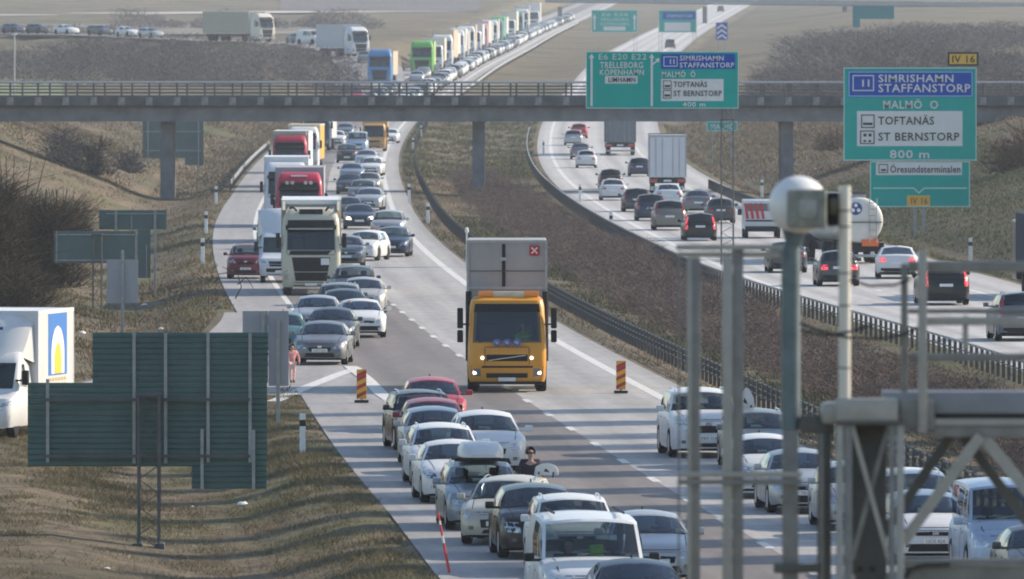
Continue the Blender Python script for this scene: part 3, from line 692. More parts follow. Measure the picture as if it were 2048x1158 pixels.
S.lattice(279, 319, 790, None, M_DSTEEL, -.75, 11)
for x in (277, 321): p = S.P(x, 0); MB().box(p.x - .10, p.x + .10, -.9, -.2, gz(S.o.x, YB2) - S.o.z - .2, gz(S.o.x, YB2) - S.o.z + .12, .02).build('footing', M_DSTEEL, S.root)
# ---------------------------------------------------------------- cars: one prototype per body style, mesh data shared by every copy
G_WIN = glass_mat('windscreen_glass', (.46, .52, .52), .03, .02)
G_SIDE = glass_mat('tinted_side_glass', (.12, .14, .14), .03, .02)
M_TYRE = mat('tyre_rubber', (.012, .012, .013), .85, spec=.2); M_RIM = mat('alloy_rim', (.42, .42, .43), .35, .8)
M_TRIM = mat('black_plastic_trim', (.014, .014, .016), .6, var=.2, scale=6, spec=.2); M_CABIN = mat('dark_cabin_cloth', (.03, .031, .033), .85)
M_LAMP = mat('clear_headlamp', (.30, .32, .34), .10, .5, coat=1.0, col2=(.62, .64, .66), scale=9); M_LAMPD = mat('smoked_headlamp', (.16, .17, .18), .12, .4, coat=1.0)
M_RED = mat('red_tail_lamp', (.42, .015, .02), .2, coat=1.0); M_REDL = mat('lit_red_tail_lamp', (.6, .03, .05), .25, emit=(1, .07, .10), estr=.9)
M_LIT = mat('lit_headlamp', (.9, .88, .8), .2, emit=(1, .86, .6), estr=3.0)
M_PLATE = mat('number_plate', (.72, .72, .70), .5); M_CHROME = mat('chrome', (.55, .56, .58), .18, .95); M_AMBER = mat('amber_lamp', (.85, .26, .02), .25, coat=.5)
M_SKIN = mat('skin', (.46, .28, .20), .6); M_HAIR = mat('dark_hair', (.025, .018, .014), .8); M_SEAT = mat('grey_seat_cloth', (.055, .056, .06), .85)
M_INK = mat('dark_plate_ink', (.03, .03, .04), .6)

CARS = {}
STYLES = {  # length, width, height, nose z, cowl z, belt z, deck z, screen base x, roof front x, roof rear x, tail glass base x, kind
 'sedan':  (4.75, 1.84, 1.45, .76, .97, .94, 1.02, 1.02, .22, -1.05, -1.78, 's'),
 'wagon':  (4.75, 1.84, 1.50, .78, .98, .95, .98, 1.05, .28, -1.95, -2.22, 'w'),
 'hatch':  (4.20, 1.78, 1.49, .80, 1.0, .97, 1.0, 1.02, .25, -1.55, -1.92, 'h'),
 'suv':    (4.62, 1.90, 1.68, .98, 1.12, 1.09, 1.10, .98, .28, -1.80, -2.10, 'u'),
 'coupe':  (4.65, 1.84, 1.40, .74, .95, .93, 1.01, .95, .10, -.80, -1.75, 's'),
 'van':    (5.00, 1.99, 1.97, .98, 1.22, 1.14, 1.14, 1.72, .88, -2.32, -2.46, 'v'),
 'microbus': (4.95, 1.92, 1.96, .94, 1.18, 1.08, 1.08, 1.86, 1.28, -2.32, -2.44, 'v'),
}
def patch(bvh, quad, axis, n=(5, 2), off=.006, back=.03):
    """a thin piece lying on the body: quad of (a, z) corners cast along axis 'f' front, 'r' rear, 'l'/'k' sides"""
    (a0, z0), (a1, z1), (a2, z2), (a3, z3) = quad      # bottom-left, bottom-right, top-right, top-left
    d = {'f': Vector((-1, 0, 0)), 'r': Vector((1, 0, 0)), 'l': Vector((0, -1, 0)), 'k': Vector((0, 1, 0)), 't': Vector((0, 0, -1))}[axis]
    rows = []
    for j in range(n[1] + 1):
        row = []; t = j/n[1]
        for i in range(n[0] + 1):
            s = i/n[0]
            a = (a0*(1-s) + a1*s)*(1-t) + (a3*(1-s) + a2*s)*t; z = (z0*(1-s) + z1*s)*(1-t) + (z3*(1-s) + z2*s)*t
            o = Vector({'f': (6, a, z), 'r': (-6, a, z), 'l': (a, 4, z), 'k': (a, -4, z), 't': (a, z, 6)}[axis])
            h = bvh.ray_cast(o, d)
            p = h[0] if h[0] is not None else (row[-1] + d*off if row else None)
            if p is None: return None
            row.append(p - d*off)
        rows.append(row)
    mb = MB().grid(rows)
    # skirt back into the body
    nu = n[0] + 1; ring = list(range(nu)) + [r*nu + nu - 1 for r in range(1, n[1] + 1)] + [n[1]*nu + i for i in range(nu - 2, -1, -1)] + [r*nu for r in range(n[1] - 1, 0, -1)]
    o = len(mb.v); mb.v += [mb.v[i] + d*back for i in ring]
    for k in range(len(ring)): mb.f.append((ring[k], ring[(k+1) % len(ring)], o + (k+1) % len(ring), o + k))
    return mb
FACES = {  # grille half width, bottom, top; lamp inner, outer, bottom, top in/out; intake half width, top; chrome lip
 'A': (.44, -.17, .055, .50, .93, -.09, .065, .13, .56, .41), 'B': (.52, -.08, .05, .55, .95, -.07, .05, .09, .66, .43),
 'C': (.36, -.24, .07, .50, .90, -.14, .08, .09, .50, .37), 'D': (.28, -.06, .04, .42, .94, -.10, .05, .16, .62, .45), 'E': (.46, -.26, .06, .58, .95, -.06, .07, .12, .40, .36)}
def make_style(fullkey):
    key, _, face = fullkey.partition(':'); F_ = FACES[face or 'A']
    L, Wd, H, nz, cz, bz, dz, xw, xf, xr, xb, kd = STYLES[key]
    hw = Wd/2; h = L/2; Rw = .33 if kd not in 'uv' else .36; xF, xR = h - .88, -h + (.92 if kd != 'v' else 1.0)
    st = set([h, h-.03, h-.09, h-.2, h-.38, xw + .3, xw, xw-.3, (xw+xb)/2, xb + .35, xb, -h+.35, -h+.16, -h+.06, -h])
    for xc in (xF, xR):
        for k in range(9): st.add(xc + (Rw+.07)*math.cos(math.pi*k/8))
        st.add(xc + Rw + .075); st.add(xc - Rw - .075)
    st = sorted(x for x in st if -h <= x <= h)
    wx = lambda x: hw*np.interp(x, [-h, -h+.06, -h+.2, -h+.5, -.3, h-.6, h-.3, h-.14, h-.05, h], [.80, .87, .93, .98, 1, .985, .95, .89, .82, .74])
    tail = dz - .03 if kd != 's' else dz
    zt = lambda x: np.interp(x, [-h, -h+.06, -h+.2, xb, xw, xw+.5, h-.38, h-.18, h-.06, h], [tail-.14, tail-.05, tail, bz+.03 if kd != 's' else dz, cz, cz-.06, nz+.07, nz+.02, nz-.06, nz-.13])
    def zbm(x):
        z = np.interp(x, [-h, -h+.3, h-.3, h], [.30, .22, .20, .24])
        for xc in (xF, xR):
            d = abs(x - xc)
            if d <= Rw + .071: z = max(z, Rw + math.sqrt(max(0, (Rw+.07)**2 - d*d)) - .0)
        return z
    body = MB(); rows = []
    for x in st:
        w, t, b = wx(x), zt(x), zbm(x); q = t - b
        half = [(w-.05, b), (w-.008, b + min(.10, q*.2)), (w, b + q*.45), (w-.012, b + q*.66), (w-.03, t - min(.13, q*.25)), (w-.075, t-.03), (w-.17, t+.006), (w*.5, t+.03), (0, t+.04)]
        rows.append([(x, y, z) for y, z in half] + [(x, -y, z) for y, z in half[-2::-1]])
    body.grid(rows); n = len(rows[0])
    for r, fl in ((0, 1), (len(rows)-1, 0)): body.f.append(tuple((r*n+i) for i in range(n))[::-1] if fl else tuple(r*n+i for i in range(n)))
    # cabin
    xa = xw - .30; ta = xf - .14; xd = xb + .16; td = xr + .10; wb = lambda x: wx(x) - .085; wr = hw*(.70 if kd in 'sh' else .74 if kd == 'w' else .76 if kd == 'u' else .84)
    zbt = lambda x: zt(x) - .012
    def roofp(s, k):
        x = (xf - .14*s*s)*(1-k) + (xr + .10*s*s)*k; z = H - .01 - (.085 if kd != 'v' else .07)*s*s - .035*(2*k-1)**2 - (.03*(1-k)**3); return Vector((x, s*wr, z))
    def sidep(x_b, kt, t):
        b = Vector((x_b, wb(x_b), zbt(x_b))); p = roofp(1, kt); m = b.lerp(p, t); m.y += .035*math.sin(math.pi*t); return m
    glass = {}
    # windscreen
    S = [-1 + i/4 for i in range(9)]
    def screen(t, s): 
        b = Vector((xw - .30*s*s, s*wb(xa), zbt(xa) + (.02 + cz - zbt(xa))*(1 - s*s))); p = roofp(s, 0); m = b.lerp(p, t); m.x += .03*math.sin(math.pi*t); return m
    SS = [-.93 + 1.86*i/8 for i in range(9)]
    glass['windscreen'] = MB().grid([[screen(t, s) for s in SS] for t in (.03, .3, .6, .93)])
    for e in (-1, 1): body.grid([[screen(t, e*.93), screen(t, e)] for t in (0, .03, .3, .6, .93, 1)])
    body.grid([[screen(.93, s) for s in SS], [screen(1, s) for s in SS]]); body.grid([[screen(0, s) for s in SS], [screen(.03, s) for s in SS]])
    wip = [MB().tube([screen(.05, s0) + Vector((.02, 0, .01)), screen(.10, (s0 + s1)/2) + Vector((.03, 0, .015)), screen(.13, s1) + Vector((.03, 0, .015))], .009, 4) for s0, s1 in ((-.15, .55), (-.75, -.05))]
    K = [i/6 for i in range(7)]; body.grid([[roofp(s, k) for s in S] for k in K])
    def tailp(t, s):
        b = Vector((xb + .16*s*s, s*wb(xd), zbt(xd) + .015*(1-s*s))); p = roofp(s, 1); m = p.lerp(b, t); m.x -= .03*math.sin(math.pi*t); return m
    T2 = .62 if kd in 'huw' else .85 if kd == 's' else .6
    T2 = {'h': .8, 'w': .85, 'u': .8, 's': .96, 'v': .7}[kd]
    SR = [-.86 + 1.72*i/6 for i in range(7)]
    glass['rear_window'] = MB().grid([[tailp(t, s) for s in SR] for t in (.06, .4, T2)])
    body.grid([[tailp(t, s) for s in SR] for t in (0, .06)]); body.grid([[tailp(t, s) for s in SR] for t in (T2, 1)])
    for e in (-1, 1): body.grid([[tailp(t, e*.86), tailp(t, e)] for t in (0, .06, .4, T2, 1)])
    # sides: pillars and windows between belt and roof rail
    def kx(x): return min(1, max(0, (ta - x)/(ta - td)))
    xB = .05 if kd != 'v' else .55; xC = {'s': -.98, 'w': -1.0, 'h': -.98, 'u': -1.0, 'v': -.75}[kd]
    seg = [(xa, 0, None), (xa - .16, kx(ta - .12), 'p'), (xB + .06, kx(xB + .06), 'w'), (xB - .06, kx(xB - .06), 'p'), (xC + .05, kx(xC + .08), 'w')]
    if kd in 'wu': seg += [(xC - .06, kx(xC - .05), 'p'), (xd + .20, kx(td + .18), 'w')]
    if kd == 'v': seg += [(xC - .05, kx(xC - .05), 'p'), (xd + .25, kx(td + .22), 'w' if key == 'microbus' else 'p')]
    seg += [(xd, 1, 'p')]
    for e in (1, -1):
        F = lambda p: Vector((p.x, e*p.y, p.z))
        for (b0, k0, _), (b1, k1, ty) in zip(seg[:-1], seg[1:]):
            def Q(s, t): return F(sidep(b0 + (b1-b0)*s, k0 + (k1-k0)*s, t))
            if ty == 'w':
                glass.setdefault('side_window', []).append(MB().grid([[Q(s, t) for s in (0, .5, 1)] for t in (.04, .5, .9)]))
                body.grid([[Q(s, t) for s in (0, .5, 1)] for t in (0, .04)]); body.grid([[Q(s, t) for s in (0, .5, 1)] for t in (.9, 1)])
            else: body.grid([[Q(s, t) for s in (0, .5, 1)] for t in (0, .04, .5, .9, 1)])
    bm = bmesh.new(); bm.from_mesh(body.mesh('tmp')); bmesh.ops.remove_doubles(bm, verts=bm.verts[:], dist=.002); bmesh.ops.recalc_face_normals(bm, faces=bm.faces[:])
    bme = bpy.data.meshes.new('body'); bm.to_mesh(bme); bvh = BVHTree.FromBMesh(bm); bm.free()
    for p in bme.polygons: p.use_smooth = True
    bme.set_sharp_from_angle(angle=R(38))
    P = {'body': [bme], 'windscreen': [glass['windscreen'].mesh('windscreen', 60)], 'rear_window': [glass['rear_window'].mesh('rear_window', 60)], 'side_window': [g.mesh('side_window', 60) for g in glass['side_window']]}
    P['wiper'] = [w_.mesh('wiper') for w_ in wip]
    # underbody and cabin
    ub = MB().box(-h+.25, h-.25, -hw+.16, hw-.16, .17, .5); P['underbody'] = [ub.mesh('underbody')]
    cb = MB().box(xb+.25, xw-.35, -hw+.20, hw-.20, bz-.30, bz+.045)
    cb.box(xw-.55, xw-.16, -hw+.22, hw-.22, bz, bz+.075)
    P['dashboard'] = [cb.mesh('dashboard')]
    P['seat'] = []
    for sx in ([-.05, -.95] if kd != 'v' else [.75]):
        for sy in (-.38, .38):
            seat = MB(); seat.box(sx-.10, sx-.05, sy*hw/.9-.03, sy*hw/.9+.03, bz+.1, bz+.2).box(sx-.14, sx+.02, sy*hw/.9-.22, sy*hw/.9+.22, bz-.2, bz+.13, .04); seat.box(sx-.13, sx-.03, sy*hw/.9-.12, sy*hw/.9+.12, bz+.16, bz+.34, .04)
            P['seat'].append(seat.mesh('seat', 40))
    # front and rear pieces laid on the shell
    def put(name, quad, ax, **k):
        mb = patch(bvh, quad, ax, **k)
        if mb: P.setdefault(name, []).append(mb.mesh(name, 40))
    tz = nz - .12
    for e in (-1, 1):
        put('headlamp', [(e*hw*F_[3], tz+F_[5]), (e*hw*(F_[4]-.05), tz+F_[5]+.03), (e*hw*F_[4], tz+F_[7]), (e*hw*(F_[3]+.06), tz+F_[6])] if kd != 'v' else [(e*hw*.55, tz-.12), (e*hw*.90, tz-.14), (e*hw*.93, tz+.16), (e*hw*.62, tz+.02)], 'f', n=(6, 2))
        put('fog_lamp', [(e*hw*.60, .36), (e*hw*.76, .36), (e*hw*.76, .44), (e*hw*.60, .44)], 'f', n=(2, 1))
    put('grille', [(-hw*(F_[0]-.05), tz+F_[1]), (hw*(F_[0]-.05), tz+F_[1]), (hw*F_[0], tz+F_[2]), (-hw*F_[0], tz+F_[2])], 'f', n=(6, 2))
    if face in ('C', 'E', 'B'): put('grille_trim', [(-hw*F_[0], tz+F_[2]-.025), (hw*F_[0], tz+F_[2]-.025), (hw*F_[0], tz+F_[2]), (-hw*F_[0], tz+F_[2])], 'f', n=(6, 1), off=.014)
    put('lower_intake', [(-hw*F_[8], .27), (hw*F_[8], .27), (hw*(F_[8]-.06), F_[9]), (-hw*(F_[8]-.06), F_[9])], 'f', n=(6, 2))
    put('number_plate', [(-.26, .44), (.26, .44), (.26, .55), (-.26, .55)], 'f', n=(2, 1), off=.022)
    put('emblem', [(-.07, tz-.06), (.07, tz-.06), (.07, tz+.02), (-.07, tz+.02)], 'f', n=(2, 1), off=.025)
    rz0, rz1 = (tail-.30, tail-.08) if kd in 'sh' else (tail-.34, tail-.03)
    for e in (-1, 1):
        if kd in 'wuv': 
            put('tail_lamp', [(e*hw*.74, tail-.34), (e*hw*.93, tail-.34), (e*hw*.86, tail+.02), (e*hw*.74, tail+.02)], 'r', n=(3, 3))
            pts = [[tailp(t, e*.89) + Vector((-.012, 0, 0)), tailp(t, e*.985) + Vector((-.012, 0, 0))] for t in (.25, .6, 1)]
            P.setdefault('tail_lamp', []).append(MB().grid(pts).mesh('tail_lamp', 40))
        else: put('tail_lamp', [(e*hw*.52, rz0+.03), (e*hw*.92, rz0), (e*hw*.90, rz1), (e*hw*.56, rz1)], 'r', n=(5, 2))
    put('rear_plate', [(-.26, .62 if kd == 's' else .72), (.26, .62 if kd == 's' else .72), (.26, .73 if kd == 's' else .83), (-.26, .73 if kd == 's' else .83)], 'r', n=(2, 1), off=.02)
    put('rear_bumper_trim', [(-hw*.80, .31), (hw*.80, .31), (hw*.76, .46), (-hw*.76, .46)], 'r', n=(6, 2))
    mr = MB().box(xa-.22, xa-.06, hw+.02, hw+.20, bz+.02, bz+.17, .035).box(xa-.16, xa-.10, hw-.11, hw+.06, bz+.02, bz+.07)
    P['mirror'] = [mr.mesh('mirror', 50)]; mr2 = MB(); mr2.v = [Vector((p.x, -p.y, p.z)) for p in mr.v]; mr2.f = [f[::-1] for f in mr.f]; P['mirror'].append(mr2.mesh('mirror', 50))
    if kd in 'wu':
        P['roof_rail'] = []
        for e in (-1, 1):
            pts = [roofp(e*.86, .12 + .8*i/6) + Vector((0, 0, .05 if 0 < i < 6 else -.01)) for i in range(7)]
            P['roof_rail'].append(MB().tube(pts, .016, 5).mesh('roof_rail', 60))
    if kd in 'shw':
        p = roofp(0, .93); P['aerial'] = [MB().prism([(p.x - .09, p.z), (p.x + .07, p.z), (p.x - .07, p.z + .07)], 'y', -.015, .015).mesh('aerial')]
    # shut lines of bonnet and bumper
    for e in (-1, 1): put('panel_gap', [(xw+.02, e*hw*.74), (h-.22, e*hw*.66), (h-.22, e*hw*.66+.018), (xw+.02, e*hw*.74+.018)], 't', n=(6, 1), off=.003, back=.01)
    put('panel_gap', [(-hw*.70, tz+.085), (hw*.70, tz+.085), (hw*.70, tz+.10), (-hw*.70, tz+.10)], 'f', n=(6, 1), off=.003, back=.01)
    for ax in 'lk':
        for x0 in (xa - .05, xB - .02, xC + .02): put('panel_gap', [(x0, .32), (x0 + .018, .32), (x0 + .018, bz - .06), (x0, bz - .06)], ax, n=(1, 4), off=.003, back=.01)
    # door handles
    for e, ax in ((1, 'l'), (-1, 'k')):
        for x0 in (xB + .14, xC + .12): put('door_handle', [(x0, bz-.17), (x0+.2, bz-.17), (x0+.2, bz-.135), (x0, bz-.135)], ax, n=(2, 1), off=.025)
    # wheels
    P['wheel_at'] = [(xF, hw-.13, Rw), (xF, -hw+.13, Rw), (xR, hw-.13, Rw), (xR, -hw+.13, Rw)]
    P['tyre'] = [MB().lathe([(Rw*.64, -.10), (Rw*.93, -.11), (Rw, -.08), (Rw, .08), (Rw*.93, .11), (Rw*.64, .10)], 'y', 20).mesh('tyre', 50)]
    rim = MB()
    for e in (-1, 1):
        rim.lathe([(Rw*.66, e*.105), (Rw*.62, e*.085), (Rw*.60, e*.06), (.05, e*.06)], 'y', 15); rim.lathe([(.07, e*.06), (.06, e*.1)], 'y', 8)
        for k in range(5):
            th = 2*math.pi*k/5; c, s = math.cos(th), math.sin(th); r = Rw*.63; q = .035
            rim.add([(r*c - q*s, e*.09, r*s + q*c), (r*c + q*s, e*.09, r*s - q*c), (.05*c + q*s, e*.10, .05*s - q*c), (.05*c - q*s, e*.10, .05*s + q*c)], [(0, 1, 2, 3)])
    P['rim'] = [rim.mesh('rim', 40)]
    al = MB()
    for g in glass['side_window'] + [glass['rear_window']]: al.add(g.v, g.f)
    P['windows'] = [al.mesh('windows', 60)]
    rg = MB().box(-h+.25, h-.25, -hw+.16, hw-.16, .17, .5)
    for x, y, z in P['wheel_at']: rg.lathe([(Rw, -.1), (Rw, .1)], 'y', 12, (x, y, z))
    P['running_gear'] = [rg.mesh('running_gear', 40)]
    P['dims'] = (L, Wd, H, bz, xw, xf, xr, xb, xa); P['bvh'] = bvh; P['roofp'] = roofp
    CARS[fullkey] = P; return P
# a driver seen through the glass: continuous head, neck and shoulders
def bust_mesh():
    prof = [(.0, .62), (.045, .615), (.075, .59), (.088, .54), (.085, .49), (.07, .44), (.055, .41), (.055, .37), (.10, .34), (.19, .31), (.215, .24), (.20, .10), (.18, 0)]
    mb = MB(); rows = []
    for r, z in prof:
        wide = 1.0 if z > .36 else 1.12; dp = 1.1 if z > .40 else .62
        rows.append([(r*dp*math.cos(t), r*wide*math.sin(t), z) for t in [2*math.pi*i/14 for i in range(15)]])
    mb.grid(rows); mb.box(.075, .112, -.016, .016, .485, .53); return mb.mesh('bust', 60)
BUST = bust_mesh()
HAIRM = MB().grid([[((r*1.12 - (0.012 if abs(t) > 1.1 else .035))*math.cos(t) - .012, r*1.06*math.sin(t), z) for t in [math.pi*(.33 + 1.34*i/10) for i in range(11)]] for r, z in ((.0, .635), (.05, .63), (.08, .605), (.094, .55), (.092, .50))]).mesh('hair', 60)
M_VEST = mat('lime_hi_vis_vest', (.38, .72, .06), .7); M_DARKTOP = mat('dark_jacket', (.03, .03, .04), .85); M_BLUETOP = mat('blue_shirt', (.08, .12, .22), .85)
def driver(parent_mat, loc, label, rz, top=None, sc=1.0):
    """a person is a thing of its own, sitting in the vehicle"""
    o = empty('person', loc, rz, sc); tag(o, label, 'person')
    obj('body', BUST, M_SKIN, o); obj('hair', HAIRM, M_HAIR, o)
    jk = MB(); rows = []
    for r, z in ((.07, .385), (.12, .345), (.205, .315), (.232, .24), (.215, .10), (.195, -.02)):
        rows.append([(r*.66*math.cos(t), r*1.13*math.sin(t), z) for t in [2*math.pi*i/12 for i in range(13)]])
    jk.grid(rows).build('jacket', top or M_DARKTOP, o, 60); return o

NEAR_PARTS = ['body', 'windscreen', 'rear_window', 'side_window', 'underbody', 'dashboard', 'seat', 'headlamp', 'fog_lamp', 'grille', 'lower_intake', 'number_plate', 'emblem', 'tail_lamp', 'rear_plate', 'rear_bumper_trim', 'mirror', 'roof_rail', 'aerial', 'door_handle', 'grille_trim', 'panel_gap', 'wiper']
MID_PARTS = ['body', 'windscreen', 'rear_window', 'side_window', 'underbody', 'dashboard', 'headlamp', 'grille', 'lower_intake', 'number_plate', 'tail_lamp', 'rear_plate', 'mirror']
FAR_PARTS = ['body', 'windscreen', 'windows', 'dashboard', 'headlamp', 'running_gear']
PM = {'windows': G_SIDE, 'running_gear': M_TYRE, 'windscreen': G_WIN, 'rear_window': G_WIN, 'side_window': G_SIDE, 'underbody': M_TRIM, 'dashboard': M_CABIN, 'seat': M_SEAT, 'headlamp': M_LAMP, 'fog_lamp': M_LAMPD, 'grille': M_TRIM, 'lower_intake': M_TRIM,
      'number_plate': M_PLATE, 'emblem': M_CHROME, 'tail_lamp': M_RED, 'rear_plate': M_PLATE, 'rear_bumper_trim': M_TRIM, 'roof_rail': M_CHROME, 'grille_trim': M_CHROME, 'panel_gap': M_TRIM, 'wiper': M_TRIM, 'aerial': M_TRIM}
def place_car(style, pm, loc, rz, label, lod='near', sc=1.0, group=None, over=None, name=None, plate=None, skip=()):
    P = CARS.get(style) or make_style(style); over = over or {}; style = style.partition(':')[0]
    o = empty(name or {'van': 'delivery_van', 'microbus': 'minibus'}.get(style, 'car'), loc, rz, sc)
    tag(o, label, {'van': 'van', 'microbus': 'minibus'}.get(style, 'car'), group)
    for part in {'near': NEAR_PARTS, 'mid': MID_PARTS, 'far': FAR_PARTS}[lod]:
        if part in skip: continue
        for me in P.get(part, []):
            m = over.get(part) or (pm if part in ('body', 'mirror', 'door_handle') else PM[part])
            q = obj(part, me, m, o)
            if part == 'number_plate' and plate: text(plate, .105, M_INK, q, (P['dims'][0]/2 + .022, 0, .452), (R(90), 0, R(90)), 'CENTER', .001)
    if lod != 'far':
        for at in P['wheel_at']:
            t = obj('wheel', P['tyre'][0], M_TYRE, o, at)
            if lod == 'near': obj('rim', P['rim'][0], M_RIM, t)
    return o
# ---------------------------------------------------------------- lorries: origin at the front bumper on the ground, forward +x
M_CHASSIS = mat('lorry_chassis', (.03, .03, .032), .7); M_WHITEBOX = mat('white_box_body', (.62, .63, .65), .5, var=.06, scale=.8); M_GREYTARP = mat('grey_tarpaulin', (.30, .31, .33), .7, var=.1, scale=.8)
_bt = MB().lathe([(.29, -.15), (.46, -.16), (.50, -.12), (.50, .12), (.46, .16), (.29, .15)], 'y', 20).mesh('wheel', 50)
_bh = MB().lathe([(.30, -.13), (.16, -.10), (.12, .10), (.30, .13)], 'y', 14).mesh('rim', 50)
def cab_shell(levels, D, open_z=None):
    """levels: (z, front x, half width, corner radius)"""
    rows = []
    for z, xf, hw, r in levels:
        half = [(-D, hw), (xf - r, hw)] + [(xf - r + r*math.sin(a), hw - r + r*math.cos(a)) for a in [math.pi/2*k/4 for k in range(1, 5)]]
        half += [(xf, (hw - r)*.5), (xf, 0)]
        rows.append([(x, y, z) for x, y in half] + [(x, -y, z) for x, y in half[-2::-1]])
    mb = MB().grid(rows); n = len(rows[0]); m = len(rows)
    mb.f.append(tuple((m-1)*n + i for i in range(n))); mb.f.append(tuple(range(n))[::-1])
    for k in range(m-1): mb.f.append((k*n, k*n + n - 1, (k+1)*n + n - 1, (k+1)*n))
    me = mb.mesh('cab', 35); bm = bmesh.new(); bm.from_mesh(me); bvh = BVHTree.FromBMesh(bm); bm.free()
    if open_z:
        # the windscreen opening
        k = [i for i, l in enumerate(levels) if abs(l[0] - open_z) < 1e-6][0]; cut = {tuple(sorted((k*n + j, k*n + j + 1, (k+1)*n + j, (k+1)*n + j + 1))) for j in range(5, 9)}
        mb.f = [f for f in mb.f if tuple(sorted(f)) not in cut]; me = mb.mesh('cab', 35)
    return me, bvh
CABS = {}
CAB = {'tall':  ([(.35, -.06, 1.18, .2), (.5, 0, 1.22, .25), (1.0, .02, 1.25, .28), (1.75, -.03, 1.25, .26), (1.95, -.08, 1.24, .24), (3.0, -.36, 1.20, .22), (3.25, -.45, 1.17, .22), (3.55, -.72, 1.08, .3), (3.72, -1.15, .98, .3)], 2.25, 1.92, 2.92, 1.04),
       'mid':   ([(.32, -.05, 1.12, .2), (.44, 0, 1.16, .22), (.85, .02, 1.18, .24), (1.36, -.01, 1.18, .24), (1.54, -.05, 1.17, .22), (2.55, -.30, 1.12, .22), (2.76, -.42, 1.08, .24), (2.86, -.65, .98, .26)], 1.75, 1.50, 2.42, 1.03),
       'sprinter': ([(.32, -.06, .92, .2), (.45, 0, .97, .26), (.85, -.02, .98, .28), (1.10, -.22, .98, .26), (1.22, -.75, .97, .2), (1.42, -1.02, .96, .15), (2.05, -1.55, .88, .15), (2.30, -1.85, .82, .2), (2.38, -2.2, .76, .2)], 2.9, 1.36, 2.04, .82)}
